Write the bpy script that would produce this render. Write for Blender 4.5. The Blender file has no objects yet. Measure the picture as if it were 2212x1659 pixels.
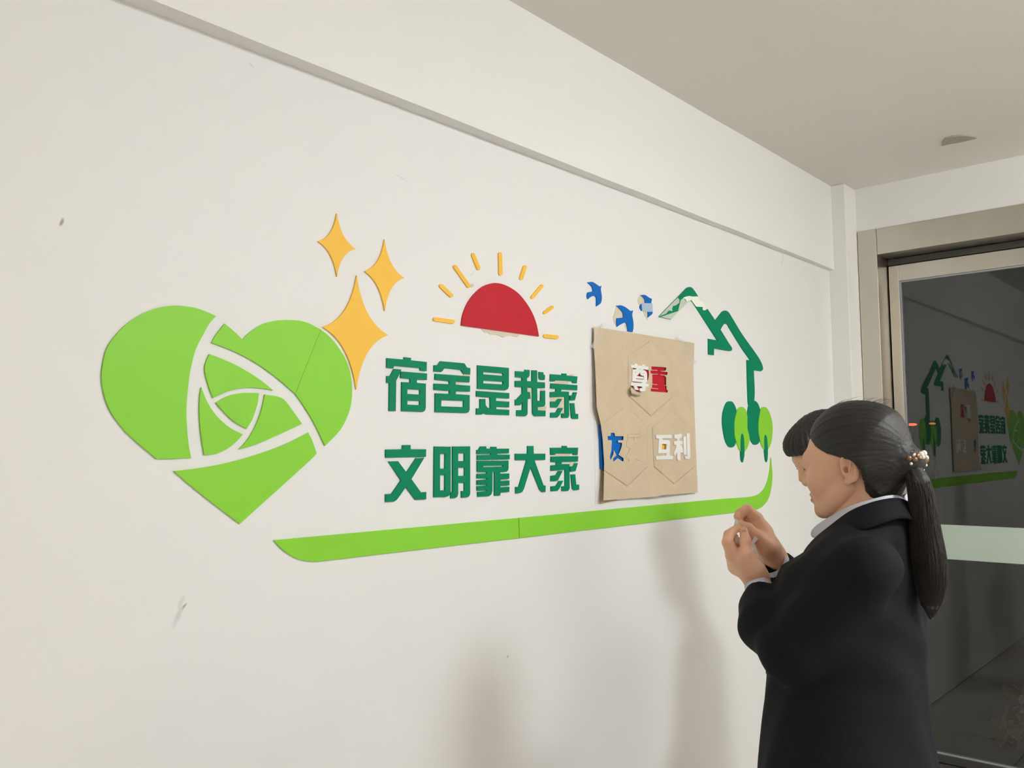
import bpy, bmesh, math, random
import numpy as np
from mathutils import Vector, Matrix
from mathutils.geometry import delaunay_2d_cdt

random.seed(7)
rng = np.random.default_rng(7)
scene = bpy.context.scene
COL = scene.collection

# ------------------------------------------------------------------ camera
W, H = 2212, 1659
F_PX = 1882.45
YAW, PITCH, ROLL = math.radians(48.384), math.radians(4.458), math.radians(-0.526)
CAM = np.array([0.0, -1.66, 1.50])
fwd = np.array([math.sin(YAW)*math.cos(PITCH), math.cos(YAW)*math.cos(PITCH), math.sin(PITCH)])
_r = np.array([math.cos(YAW), -math.sin(YAW), 0.0])
_u = np.cross(_r, fwd)
right = _r*math.cos(ROLL) + _u*math.sin(ROLL)
up = -_r*math.sin(ROLL) + _u*math.cos(ROLL)
cd = bpy.data.cameras.new('camera')
cam = bpy.data.objects.new('camera', cd)
COL.objects.link(cam)
cam.matrix_world = Matrix(((right[0], up[0], -fwd[0], CAM[0]),
                           (right[1], up[1], -fwd[1], CAM[1]),
                           (right[2], up[2], -fwd[2], CAM[2]),
                           (0, 0, 0, 1)))
cd.sensor_fit = 'HORIZONTAL'
cd.sensor_width = 36.0
cd.lens = 36.0*F_PX/W
cd.clip_start = 0.02
cd.clip_end = 300
scene.camera = cam

# ------------------------------------------------------------------ world, exposure
world = bpy.data.worlds.new('night')
scene.world = world
world.use_nodes = True
world.node_tree.nodes['Background'].inputs[0].default_value = (0.010, 0.012, 0.014, 1)
world.node_tree.nodes['Background'].inputs[1].default_value = 0.35
vs = scene.view_settings
vs.view_transform = 'Standard'
vs.look = 'None'
vs.gamma = 1.0
vs.use_curve_mapping = False
vs.exposure = 0.0
LAMP_POWER = 79.0

# ------------------------------------------------------------------ geometry of the place
CEIL = 2.81
X_DOOR = 4.397          # face of the end wall
X1 = 4.253              # side of the pilaster
Y_PIL = -0.092          # front of the pilaster


def ray(px, py):
    return fwd*F_PX + right*(px - W/2) - up*(py - H/2)


def on_wall(px, py, h=0.0):
    d = ray(px, py)
    return CAM + d*((-h - CAM[1])/d[1])


def at(px, py, depth):
    return CAM + ray(px, py)*(depth/F_PX)


def lin(r, g, b):
    f = lambda c: (c/255/12.92) if c/255 <= 0.04045 else ((c/255 + 0.055)/1.055)**2.4
    return (f(r), f(g), f(b), 1)


# ------------------------------------------------------------------ materials
def mat(name, col, rough=0.6, metal=0.0, noise=None, bump=None, spec=0.5, sheen=0.0, coat=0.0):
    m = bpy.data.materials.new(name)
    m.use_nodes = True
    nt = m.node_tree
    b = nt.nodes['Principled BSDF']
    b.inputs['Base Color'].default_value = col
    b.inputs['Roughness'].default_value = rough
    b.inputs['Metallic'].default_value = metal
    b.inputs['Specular IOR Level'].default_value = spec
    if sheen:
        b.inputs['Sheen Weight'].default_value = sheen
    if coat:
        b.inputs['Coat Weight'].default_value = coat
        b.inputs['Coat Roughness'].default_value = 0.15
    tc = None
    if noise or bump:
        tc = nt.nodes.new('ShaderNodeTexCoord')
    if noise:                       # (scale, amount, stretch)
        sc, am = noise[0], noise[1]
        mp = nt.nodes.new('ShaderNodeMapping')
        if len(noise) > 2:
            mp.inputs['Scale'].default_value = noise[2]
        nt.links.new(tc.outputs['Object'], mp.inputs[0])
        n = nt.nodes.new('ShaderNodeTexNoise')
        n.inputs['Scale'].default_value = sc
        n.inputs['Detail'].default_value = 4
        nt.links.new(mp.outputs[0], n.inputs[0])
        mr = nt.nodes.new('ShaderNodeMapRange')
        mr.inputs[1].default_value = 0.25
        mr.inputs[2].default_value = 0.75
        mr.inputs[3].default_value = 1 - am
        mr.inputs[4].default_value = 1 + am
        nt.links.new(n.outputs[0], mr.inputs[0])
        mx = nt.nodes.new('ShaderNodeMix')
        mx.data_type = 'RGBA'
        mx.blend_type = 'MULTIPLY'
        mx.inputs[0].default_value = 1
        mx.inputs[6].default_value = col
        nt.links.new(mr.outputs[0], mx.inputs[7])
        nt.links.new(mx.outputs[2], b.inputs['Base Color'])
    if bump:                        # (scale, strength, distance, stretch)
        mp = nt.nodes.new('ShaderNodeMapping')
        if len(bump) > 3:
            mp.inputs['Scale'].default_value = bump[3]
        nt.links.new(tc.outputs['Object'], mp.inputs[0])
        n = nt.nodes.new('ShaderNodeTexNoise')
        n.inputs['Scale'].default_value = bump[0]
        n.inputs['Detail'].default_value = 6
        nt.links.new(mp.outputs[0], n.inputs[0])
        bp = nt.nodes.new('ShaderNodeBump')
        bp.inputs['Strength'].default_value = bump[1]
        bp.inputs['Distance'].default_value = bump[2]
        nt.links.new(n.outputs[0], bp.inputs['Height'])
        nt.links.new(bp.outputs[0], b.inputs['Normal'])
    return m


M = {}
M['ceiling'] = mat('ceiling_paint', (0.76, 0.745, 0.70, 1), 0.85, noise=(1.2, 0.02), bump=(40, 0.15, 0.002))
M['white_wall'] = mat('white_wall_paint', (0.83, 0.82, 0.80, 1), 0.7, noise=(1.0, 0.015), bump=(30, 0.12, 0.003))
M['light_green'] = mat('light_green_board', (0.245, 0.625, 0.040, 1), 0.45, noise=(6, 0.02), spec=0.28)
M['dark_green'] = mat('dark_green_board', (0.002, 0.215, 0.105, 1), 0.5, noise=(9, 0.05), spec=0.12)
M['yellow'] = mat('yellow_board', (0.90, 0.52, 0.055, 1), 0.45, noise=(6, 0.02), spec=0.28)
M['red'] = mat('red_board', (0.50, 0.014, 0.028, 1), 0.45, noise=(9, 0.04), spec=0.15)
M['blue'] = mat('blue_board', (0.002, 0.135, 0.50, 1), 0.45, noise=(9, 0.05), spec=0.15)
M['white_board'] = mat('white_board', (0.82, 0.81, 0.79, 1), 0.5)
M['kraft'] = mat('kraft_paper', (0.60, 0.49, 0.345, 1), 0.8, noise=(14, 0.05), bump=(60, 0.25, 0.002), spec=0.25)
M['residue'] = mat('paper_residue', (0.68, 0.59, 0.46, 1), 0.85, noise=(60, 0.05))
M['tape_glare'] = mat('tape_glare', (0.88, 0.93, 0.82, 1), 0.35, noise=(40, 0.06))  # bright glare of clear tape, put into the colour
M['steel'] = mat('brushed_steel', (0.60, 0.57, 0.51, 1), 0.30, 1.0, noise=(3, 0.10, (1, 1, 0.3)), bump=(5, 0.10, 0.004, (1, 1, 0.6)))
M['steel_dark'] = mat('steel_seam', (0.05, 0.048, 0.042, 1), 0.6)
M['gasket'] = mat('grey_gasket', (0.33, 0.34, 0.37, 1), 0.5)
M['floor'] = mat('floor_tile', (0.62, 0.585, 0.54, 1), 0.35, noise=(5, 0.12))
M['grout'] = mat('floor_grout', (0.13, 0.12, 0.10, 1), 0.8)
M['skin'] = mat('skin', (0.80, 0.465, 0.305, 1), 0.5, noise=(18, 0.07), bump=(220, 0.15, 0.0006))
M['skin'].node_tree.nodes['Principled BSDF'].inputs['Subsurface Weight'].default_value = 0.12
M['skin'].node_tree.nodes['Principled BSDF'].inputs['Subsurface Scale'].default_value = 0.01
M['nail'] = mat('nail', (0.62, 0.36, 0.27, 1), 0.3)
M['lip'] = mat('lip', (0.40, 0.13, 0.11, 1), 0.4)
M['hair'] = mat('dark_hair', (0.011, 0.009, 0.0075, 1), 0.55, noise=(30, 0.35, (1, 1, 0.2)), bump=(140, 0.5, 0.002, (1, 0.15, 1)))
M['strand'] = mat('hair_strand', (0.020, 0.016, 0.0125, 1), 0.5, noise=(25, 0.5))
M['suit'] = mat('navy_suit', (0.0065, 0.0080, 0.0105, 1), 0.8, noise=(90, 0.15), bump=(900, 0.2, 0.0006), spec=0.16)
M['shirt'] = None
M['shoe'] = mat('black_leather', (0.012, 0.011, 0.010, 1), 0.35)
M['pearl'] = mat('pearl', (0.82, 0.78, 0.72, 1), 0.22, coat=0.6)
M['gold'] = mat('brown_bead', (0.24, 0.14, 0.07, 1), 0.3, 0.6)
M['eye_white'] = mat('eye_white', (0.6, 0.57, 0.53, 1), 0.3)
M['eye_dark'] = mat('eye_dark', (0.012, 0.009, 0.007, 1), 0.25)
M['lamp_frame'] = mat('lamp_frame', (0.75, 0.75, 0.73, 1), 0.5)
M['button'] = mat('dark_button', (0.02, 0.018, 0.016, 1), 0.35)
M['outside'] = mat('night_ground', (0.03, 0.03, 0.028, 1), 0.9)
M['frost'] = mat('frosted_film', (0.44, 0.52, 0.455, 1), 0.55, noise=(7, 0.03))
M['residue_grey'] = mat('peeled_plaster', (0.40, 0.37, 0.32, 1), 0.9, noise=(25, 0.05))


def shirt_material():
    m = mat('striped_shirt', (0.62, 0.62, 0.70, 1), 0.8)
    nt = m.node_tree
    b = nt.nodes['Principled BSDF']
    tc = nt.nodes.new('ShaderNodeTexCoord')
    w = nt.nodes.new('ShaderNodeTexWave')
    w.inputs['Scale'].default_value = 90
    w.bands_direction = 'DIAGONAL'
    nt.links.new(tc.outputs['Object'], w.inputs[0])
    r = nt.nodes.new('ShaderNodeMix')
    r.data_type = 'RGBA'
    r.inputs[6].default_value = (0.52, 0.52, 0.63, 1)
    r.inputs[7].default_value = (0.70, 0.70, 0.76, 1)
    nt.links.new(w.outputs[1], r.inputs[0])
    nt.links.new(r.outputs[2], b.inputs['Base Color'])
    return m


M['shirt'] = shirt_material()


def emission(name, col, s):
    m = bpy.data.materials.new(name)
    m.use_nodes = True
    nt = m.node_tree
    nt.nodes.clear()
    e = nt.nodes.new('ShaderNodeEmission')
    e.inputs[0].default_value = col
    e.inputs[1].default_value = s
    o = nt.nodes.new('ShaderNodeOutputMaterial')
    nt.links.new(e.outputs[0], o.inputs[0])
    return m


def glass_material():
    m = bpy.data.materials.new('door_glass')
    m.use_nodes = True
    b = m.node_tree.nodes['Principled BSDF']
    b.inputs['Base Color'].default_value = (0.90, 0.95, 0.92, 1)
    b.inputs['Roughness'].default_value = 0.0
    b.inputs['IOR'].default_value = 1.52
    b.inputs['Transmission Weight'].default_value = 1.0
    return m


def tape_material():
    m = bpy.data.materials.new('clear_tape')
    m.use_nodes = True
    nt = m.node_tree
    b = nt.nodes['Principled BSDF']
    b.inputs['Base Color'].default_value = (0.90, 0.88, 0.84, 1)
    b.inputs['Roughness'].default_value = 0.3
    b.inputs['Specular IOR Level'].default_value = 0.25
    b.inputs['Alpha'].default_value = 0.20
    return m


M['glass'] = glass_material()
M['tape'] = tape_material()
M['film_blue'] = tape_material()
M['film_blue'].name = 'cloudy_tape'
M['film_blue'].node_tree.nodes['Principled BSDF'].inputs['Base Color'].default_value = (0.62, 0.78, 0.95, 1)
M['film_blue'].node_tree.nodes['Principled BSDF'].inputs['Alpha'].default_value = 0.55


def wall_material():
    """white emulsion with the few scuffs and scratches the wall carries"""
    m = mat('wall_paint', (0.80, 0.795, 0.785, 1), 0.62, bump=(26, 0.10, 0.003))
    nt = m.node_tree
    b = nt.nodes['Principled BSDF']
    tc = nt.nodes.new('ShaderNodeTexCoord')
    nz = nt.nodes.new('ShaderNodeTexNoise')
    nz.inputs['Scale'].default_value = 90
    nz.inputs['Detail'].default_value = 3
    nt.links.new(tc.outputs['Object'], nz.inputs[0])
    prev = None
    # px, py, half length (m), half width, tilt in the wall plane (deg), darkness
    marks = [(133, 481, 0.009, 0.0032, 70, 0.75), (398, 1309, 0.007, 0.003, 50, 0.7),
             (385, 1330, 0.022, 0.006, 62, 0.25), (391, 1303, 0.016, 0.006, 65, 0.16),
             (865, 383, 0.035, 0.0012, -14, 0.22), (1097, 1418, 0.004, 0.003, 40, 0.6),
             (1690, 563, 0.03, 0.006, 70, 0.18), (543, 141, 0.008, 0.0015, -30, 0.3),
             (1340, 455, 0.018, 0.002, 50, 0.13), (1020, 592, 0.012, 0.0015, 40, 0.18)]
    for px, py, L, Wd, ang, dk in marks:
        c = on_wall(px, py)
        mp = nt.nodes.new('ShaderNodeMapping')
        mp.vector_type = 'TEXTURE'
        mp.inputs['Location'].default_value = (c[0], 0, c[2])
        mp.inputs['Rotation'].default_value = (0, -math.radians(ang), 0)
        mp.inputs['Scale'].default_value = (L, 1000, Wd)
        nt.links.new(tc.outputs['Object'], mp.inputs[0])
        ln = nt.nodes.new('ShaderNodeVectorMath')
        ln.operation = 'LENGTH'
        nt.links.new(mp.outputs[0], ln.inputs[0])
        ad = nt.nodes.new('ShaderNodeMath')
        ad.operation = 'MULTIPLY_ADD'
        nt.links.new(nz.outputs[0], ad.inputs[0])
        ad.inputs[1].default_value = 1.5
        nt.links.new(ln.outputs['Value'], ad.inputs[2])
        mr = nt.nodes.new('ShaderNodeMapRange')
        mr.inputs[1].default_value = 1.1
        mr.inputs[2].default_value = 2.0
        mr.inputs[3].default_value = dk
        mr.inputs[4].default_value = 0
        nt.links.new(ad.outputs[0], mr.inputs[0])
        if prev is None:
            prev = mr.outputs[0]
        else:
            mm = nt.nodes.new('ShaderNodeMath')
            mm.operation = 'MAXIMUM'
            nt.links.new(prev, mm.inputs[0])
            nt.links.new(mr.outputs[0], mm.inputs[1])
            prev = mm.outputs[0]
    mx = nt.nodes.new('ShaderNodeMix')
    mx.data_type = 'RGBA'
    mx.inputs[6].default_value = (0.80, 0.795, 0.785, 1)
    mx.inputs[7].default_value = (0.17, 0.15, 0.13, 1)
    nt.links.new(prev, mx.inputs[0])
    nt.links.new(mx.outputs[2], b.inputs['Base Color'])
    return m


M['wall'] = wall_material()


# ------------------------------------------------------------------ object helpers
def link_mesh(name, verts, faces, material, parent=None, smooth=False):
    me = bpy.data.meshes.new(name)
    me.from_pydata([tuple(float(c) for c in v) for v in verts], [], [tuple(int(i) for i in f) for f in faces])
    me.update()
    if smooth:
        me.polygons.foreach_set('use_smooth', [True]*len(me.polygons))
    o = bpy.data.objects.new(name, me)
    if material:
        me.materials.append(material)
    COL.objects.link(o)
    if parent:
        o.parent = parent
        o.matrix_parent_inverse = parent.matrix_world.inverted()
    return o


def empty(name, loc):
    e = bpy.data.objects.new(name, None)
    e.location = [float(c) for c in loc]
    e.empty_display_size = 0.05
    COL.objects.link(e)
    e.matrix_world = Matrix.Translation(e.location)
    return e


def tag(o, label=None, cat=None, group=None, kind=None):
    if label:
        o['label'] = label
    if cat:
        o['category'] = cat
    if group:
        o['group'] = group
    if kind:
        o['kind'] = kind
    return o


def boxes(name, lst, material, parent=None, bevel=0.0):
    bm = bmesh.new()
    for (x0, x1, y0, y1, z0, z1) in lst:
        r = bmesh.ops.create_cube(bm, size=1)
        bmesh.ops.scale(bm, vec=(x1-x0, y1-y0, z1-z0), verts=r['verts'])
        bmesh.ops.translate(bm, vec=((x0+x1)/2, (y0+y1)/2, (z0+z1)/2), verts=r['verts'])
    if bevel:
        bmesh.ops.bevel(bm, geom=bm.edges[:], offset=bevel, segments=2, affect='EDGES', profile=0.5)
    me = bpy.data.meshes.new(name)
    bm.to_mesh(me)
    bm.free()
    me.materials.append(material)
    o = bpy.data.objects.new(name, me)
    COL.objects.link(o)
    if parent:
        o.parent = parent
        o.matrix_parent_inverse = parent.matrix_world.inverted()
    return o


def area2(p):
    return sum(p[i-1][0]*p[i][1] - p[i][0]*p[i-1][1] for i in range(len(p)))


def smooth_poly(p, n=5, corner=38):
    """round traced outlines: Catmull-Rom through soft vertices, sharp corners kept"""
    p = [np.array(q, float) for q in p]
    N = len(p)
    hard = []
    for i in range(N):
        a, b = p[i]-p[i-1], p[(i+1) % N]-p[i]
        c = np.dot(a, b)/(np.linalg.norm(a)*np.linalg.norm(b) + 1e-9)
        hard.append(math.degrees(math.acos(max(-1, min(1, c)))) > corner)
    out = []
    for i in range(N):
        p1, p2 = p[i], p[(i+1) % N]
        p0 = p1 + (p1-p2) if hard[i] else p[i-1]
        p3 = p2 + (p2-p1) if hard[(i+1) % N] else p[(i+2) % N]
        if hard[i] and hard[(i+1) % N]:
            out.append(p1)
            continue
        L = np.linalg.norm(p2-p1)
        def tang(q0, q1, q2):
            t = (q2-q0)
            l = np.linalg.norm(t)
            return t/l*L if l > 0 else t
        m1 = (p2-p1) if hard[i] else tang(p0, p1, p2)
        m2 = (p2-p1) if hard[(i+1) % N] else tang(p1, p2, p3)
        for k in range(n):
            t = k/n
            out.append((2*t**3-3*t**2+1)*p1 + (t**3-2*t**2+t)*m1 + (-2*t**3+3*t**2)*p2 + (t**3-t**2)*m2)
    return [tuple(q) for q in out]


def capsule_poly(a, b, r, n=6):
    a, b = np.array(a, float), np.array(b, float)
    d = (b-a)/np.linalg.norm(b-a)
    ang = math.atan2(d[1], d[0])
    pts = []
    for k in range(n+1):
        t = ang - math.pi/2 + math.pi*k/n
        pts.append((b[0]+r*math.cos(t), b[1]+r*math.sin(t)))
    for k in range(n+1):
        t = ang + math.pi/2 + math.pi*k/n
        pts.append((a[0]+r*math.cos(t), a[1]+r*math.sin(t)))
    return pts


def conv(crop, poly):
    ox, oy, s = crop
    return [(ox + x/s, oy + y/s) for x, y in poly]


def cdt_region(add, sub, extra=()):
    """triangulate union(add) minus union(sub) of 2-D polygons"""
    vs_, fs_ = [], []
    for p in list(add)+list(sub):
        q = list(p)
        if area2(q) < 0:
            q = q[::-1]
        i0 = len(vs_)
        vs_ += [Vector((float(a), float(b))) for a, b in q]
        fs_.append(list(range(i0, i0+len(q))))
    vs_ += [Vector(e) for e in extra]
    na = len(add)
    v, e, f, ov, oe, of = delaunay_2d_cdt(vs_, [], fs_, 0, 1e-6)
    keep = [tuple(t) for t, ids in zip(f, of) if any(i < na for i in ids) and not any(i >= na for i in ids)]
    used = sorted({i for t in keep for i in t})
    mp = {o: n for n, o in enumerate(used)}
    return [(v[i][0], v[i][1]) for i in used], [tuple(mp[i] for i in t) for t in keep]


def extrude_region(verts, tris, front, back):
    """front/back: functions 2-D index -> 3-D point; closes the rim"""
    n = len(verts)
    V = [front(p) for p in verts] + [back(p) for p in verts]
    edges = {}
    Fc = []
    for t in tris:
        a, b, c = t
        ar = (verts[b][0]-verts[a][0])*(verts[c][1]-verts[a][1]) - (verts[c][0]-verts[a][0])*(verts[b][1]-verts[a][1])
        if ar < 0:
            t = (a, c, b)
        Fc.append(t)
        Fc.append((t[0]+n, t[2]+n, t[1]+n))
        for i in range(3):
            e = (t[i], t[(i+1) % 3])
            edges[e] = 1
    for (a, b) in list(edges):
        if (b, a) not in edges:
            Fc.append((b, a, a+n, b+n))
    return V, Fc


def board(name, add, sub, material, h0=0.0, h1=0.004, parent=None):
    """flat cut-out board fixed to the long wall; outlines are pixel positions of its front face"""
    A = [[(w[0], w[2]) for w in (on_wall(x, y, h1) for x, y in p)] for p in add]
    S = [[(w[0], w[2]) for w in (on_wall(x, y, h1) for x, y in p)] for p in sub]
    v, t = cdt_region(A, S)
    V, Fc = extrude_region(v, t, lambda p: (p[0], -h1, p[1]), lambda p: (p[0], -h0, p[1]))
    return link_mesh(name, V, Fc, material, parent)


# ------------------------------------------------------------------ the room
def solid(name, x0, x1, y0, y1, z0, z1, m, kind='structure'):
    o = boxes(name, [(x0, x1, y0, y1, z0, z1)], m)
    o['kind'] = kind
    return o


XL, YB = -5.6, -3.5
wall_back = solid('wall_back', XL, X1+0.15, 0.0, 0.2, 0, CEIL, M['wall'])
ceiling = solid('ceiling', XL, 4.75, YB, 0.2, CEIL, CEIL+0.15, M['ceiling'])
wall_front = solid('wall_front', XL, 4.75, YB-0.2, YB, 0, CEIL, M['white_wall'])
wall_left = solid('wall_left', XL-0.2, XL, YB, 0.2, 0, CEIL, M['white_wall'])

# projecting upper part of the long wall (plastered beam), a little deeper at its left end
def beam_depth(x):
    return 0.053 - 0.0062*x
bx0, bx1, bz = XL, X1+0.01, 2.388
n = 40
V, Fc = [], []
for i in range(n+1):
    x = bx0 + (bx1-bx0)*i/n
    d = beam_depth(max(x, 0)) + random.uniform(-.0012, .0012)
    V += [(x, 0.01, bz), (x, -d, bz+random.uniform(-.0015, .0015)), (x, -d+0.002, CEIL), (x, 0.01, CEIL)]
for i in range(n):
    a, b = 4*i, 4*(i+1)
    for k in range(4):
        Fc.append((a+k, a+(k+1) % 4, b+(k+1) % 4, b+k))
Fc += [(0, 3, 2, 1), (4*n, 4*n+1, 4*n+2, 4*n+3)]
beam = link_mesh('trim_1', V, Fc, M['white_wall'])
tag(beam, 'plastered beam projecting along the top of the white wall', kind='structure')

# pilaster in the corner
pil = boxes('trim_2', [(X1, X_DOOR+0.12, Y_PIL, 0.05, 0, CEIL)], M['white_wall'], bevel=0.004)
tag(pil, 'narrow white pilaster in the corner beside the glass door', kind='structure')

# end wall: lintel over the door and the part to the right of it
DW0, DW1 = -0.095, -2.45        # frame opening across the end wall
FZ = 2.59
wr = boxes('wall_right', [(X_DOOR, 4.75, YB, Y_PIL, FZ, CEIL), (X_DOOR, 4.75, YB, DW1, 0, FZ)], M['white_wall'])
wr['kind'] = 'structure'

# floor tiles
fl = solid('floor', XL, 4.75, YB, 0.1, -0.12, -0.006, M['grout'])
tile_me = None
TS = 0.6
k = 0
for i in range(int((4.5-XL)/TS)+1):
    for j in range(int(-YB/TS)+1):
        x0, y1 = XL+0.004+i*TS, -0.004-j*TS
        if x0 > 4.35 or y1-TS < YB-0.5:
            continue
        if tile_me is None:
            o = boxes('tile', [(0, TS-0.006, -(TS-0.006), 0, -0.008, 0.0)], M['floor'])
            tile_me = o.data
        else:
            o = bpy.data.objects.new('tile', tile_me)
            COL.objects.link(o)
        o.location = (x0, y1, 0)
        o.parent = fl
        k += 1

# peeled patch on the ceiling near the door
pp = [(2034, 316), (2050, 312), (2072, 308.5), (2092, 304), (2110, 299.5), (2106, 297), (2094, 294.5), (2078, 293.5), (2060, 295), (2043, 299), (2037, 305)]
def on_ceiling(px, py, dz):
    d = ray(px, py)
    return CAM + d*((CEIL-dz-CAM[2])/d[2])
q = [on_ceiling(x, y, 0.006) for x, y in pp]
V = [tuple(a) for a in q] + [(a[0], a[1], CEIL+0.002) for a in q]
nq = len(q)
Fc = [tuple(range(nq))[::-1]] + [(i, (i+1) % nq, nq+(i+1) % nq, nq+i) for i in range(nq)]
pc = link_mesh('peeling_patch', V, Fc, M['residue_grey'], ceiling)
pc['label'] = 'greyish peeled patch on the ceiling'

# ------------------------------------------------------------------ steel framed glass door
door = empty('door_1', (4.47, -1.27, 0))
door['kind'] = 'structure'
door['label'] = 'steel framed glass door with a frosted band, dark night behind'
XF = X_DOOR-0.006
XS = 4.535                       # face of the door leaf
JI = -0.188
HZ = 2.459
boxes('jamb', [(XF, 4.62, JI, DW0, 0, FZ)], M['steel'], door, 0.003)
boxes('jamb', [(XF, 4.62, DW1, DW1+0.095, 0, FZ)], M['steel'], door, 0.003)
boxes('door_head', [(XF, 4.62, DW1+0.095, JI-0.0008, HZ, FZ)], M['steel'], door, 0.003)
boxes('door_track', [(XS+0.004, 4.60, DW1+0.095, JI-0.002, 2.425, HZ-0.003)], M['steel_dark'], door)
leafs = [(-0.1935, -1.27), (-1.276, DW1+0.10)]
for (ya, yb) in leafs:
    gz0, gz1 = 0.055, 2.332
    gya, gyb = ya-0.052, yb+0.052
    boxes('stile', [(XS, XS+0.05, ya-0.048, ya, 0.01, 2.42)], M['steel'], door, 0.002)
    boxes('stile', [(XS, XS+0.05, yb, yb+0.048, 0.01, 2.42)], M['steel'], door, 0.002)
    boxes('top_rail', [(XS, XS+0.05, yb+0.0485, ya-0.0485, gz1+0.008, 2.42)], M['steel'], door, 0.002)
    boxes('bottom_rail', [(XS, XS+0.05, yb+0.0485, ya-0.0485, 0.01, gz0-0.008)], M['steel_dark'], door, 0.002)
    boxes('gasket', [(XS+0.006, XS+0.03, yb+0.0485, ya-0.0485, gz1, gz1+0.0075), (XS+0.006, XS+0.03, yb+0.0485, ya-0.0485, gz0-0.0075, gz0),
                     (XS+0.006, XS+0.03, ya-0.0565, ya-0.0485, gz0, gz1), (XS+0.006, XS+0.03, yb+0.0485, yb+0.0565, gz0, gz1)], M['gasket'], door)
    pane = boxes('glass_pane', [(XS+0.011, XS+0.021, yb+0.057, ya-0.057, gz0+0.0005, gz1-0.0005)], M['glass'], door)
    fb = boxes('frosted_band', [(XS+0.0095, XS+0.0105, yb+0.058, ya-0.058, 0.969, 1.1325)], M['frost'], pane)
    fb['label'] = 'pale mint frosted safety band across the glass'
# threshold
boxes('threshold', [(XF, 4.62, DW1+0.095, JI, 0, 0.006)], M['steel_dark'], door, 0.001)

# night outside
og = solid('ground_outside', 4.75, 60, -40, 40, -0.2, -0.02, M['outside'])
tag(og, 'dark ground outside the door at night', kind='structure')
red = emission('red_lamp_light', (1.0, 0.10, 0.05, 1), 2.2)
orange = emission('orange_lamp_light', (1.0, 0.30, 0.12, 1), 0.5)
for i, (px, py, dd, rr, mm, lab) in enumerate([(1971, 917, 42, 0.13, red, 'brighter red lamp glowing far outside behind the glass'),
                                            (2014, 915, 42, 0.10, orange, 'dimmer orange lamp glowing far outside behind the glass')]):
    c = at(px, py, dd)
    root = empty('distant_lamp', (c[0], c[1], -0.02))
    tag(root, lab, 'lamp', 'distant lamps in the dark')
    bm = bmesh.new()
    bmesh.ops.create_uvsphere(bm, u_segments=14, v_segments=8, radius=rr)
    bmesh.ops.scale(bm, vec=(1.6, 1.6, 0.5), verts=bm.verts[:])
    bmesh.ops.translate(bm, vec=c, verts=bm.verts[:])
    me = bpy.data.meshes.new('lamp_head'); bm.to_mesh(me); bm.free()
    me.materials.append(mm)
    o = bpy.data.objects.new('lamp_head', me); COL.objects.link(o)
    o.parent = root; o.matrix_parent_inverse = root.matrix_world.inverted()
    boxes('pole', [(c[0]-.05, c[0]+.05, c[1]-.05, c[1]+.05, -0.02, c[2]-rr*0.4)], M['outside'], root)

# ------------------------------------------------------------------ ceiling lamps of the corridor (behind the photographer), plus an added fill lamp
def ceiling_lamp(x, y, r, hgt, power, col, label):
    root = empty('ceiling_lamp', (x, y, CEIL))
    tag(root, label, 'lamp', 'round drum lamps on the corridor ceiling')
    for nm, rr, z0, z1, mm in (('lamp_base', r+0.012, CEIL-0.022, CEIL-0.0005, M['lamp_frame']), ('diffuser', r, CEIL-hgt, CEIL-0.0225, emission('lamp_light', col, power))):
        bm = bmesh.new()
        bmesh.ops.create_cone(bm, cap_ends=True, segments=40, radius1=rr*(0.93 if nm == 'diffuser' else 1), radius2=rr, depth=z1-z0)
        bmesh.ops.translate(bm, vec=(x, y, (z0+z1)/2), verts=bm.verts[:])
        me = bpy.data.meshes.new(nm); bm.to_mesh(me); bm.free()
        me.materials.append(mm)
        o = bpy.data.objects.new(nm, me); COL.objects.link(o)
        o.parent = root; o.matrix_parent_inverse = root.matrix_world.inverted()


ceiling_lamp(1.94, -2.72, 0.22, 0.14, LAMP_POWER*1.10, (0.965, 0.995, 1.0, 1), 'brightest round drum lamp on the ceiling behind the woman')
ceiling_lamp(-1.35, -2.62, 0.30, 0.14, LAMP_POWER*0.165, (1.0, 0.85, 0.745, 1), 'round drum lamp on the ceiling in the middle of the corridor')
ceiling_lamp(-4.2, -2.62, 0.30, 0.14, LAMP_POWER*0.165, (1.0, 0.85, 0.745, 1), 'round drum lamp at the far left end of the corridor')
ceiling_lamp(3.95, -2.95, 0.34, 0.14, LAMP_POWER*0.25, (1.0, 0.95, 0.86, 1), 'unseen drum lamp added to brighten the corner by the end wall')  # extra lamp, added to lift the dim corner, lintel and pilaster

# ------------------------------------------------------------------ wall graphics
P1, P2 = (190, 430, 3.16), (190, 800, 3.16)
def c1(*pts): return conv(P1, pts)
def c2(*pts): return conv(P2, pts)

heart = empty('heart_emblem', on_wall(500, 900))
tag(heart, 'large light green heart made of curved boards with white gaps on the wall', 'wall sign')
LG = M['light_green']
left_lobe = c1((875, 798), (800, 765), (720, 740), (600, 727), (480, 742), (370, 785), (270, 850), (190, 930), (130, 1020), (102, 1130), (95, 1230), (110, 1330), (150, 1440), (210, 1530), (280, 1610)) + \
    c2((470, 605), (560, 605), (705, 597), (690, 520), (676, 380), (673, 250), (685, 110)) + c1((700, 1170), (735, 1030), (790, 920), (830, 850))
right_a = c1((935, 850), (1000, 905), (1055, 960), (1100, 915), (1180, 860), (1270, 832), (1375, 825), (1480, 838), (1589.3, 889.6), (1414.3, 1327), (1290, 1220), (1150, 1120), (1000, 1040), (845, 980), (880, 920))
right_b = c1((1590.7, 890.4), (1660, 950), (1730, 1040), (1775, 1130), (1800, 1240), (1803, 1340), (1790, 1430), (1760, 1510), (1720, 1580)) + c2((1620, 515), (1540, 350), (1460, 220), (1415.8, 159))
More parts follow.
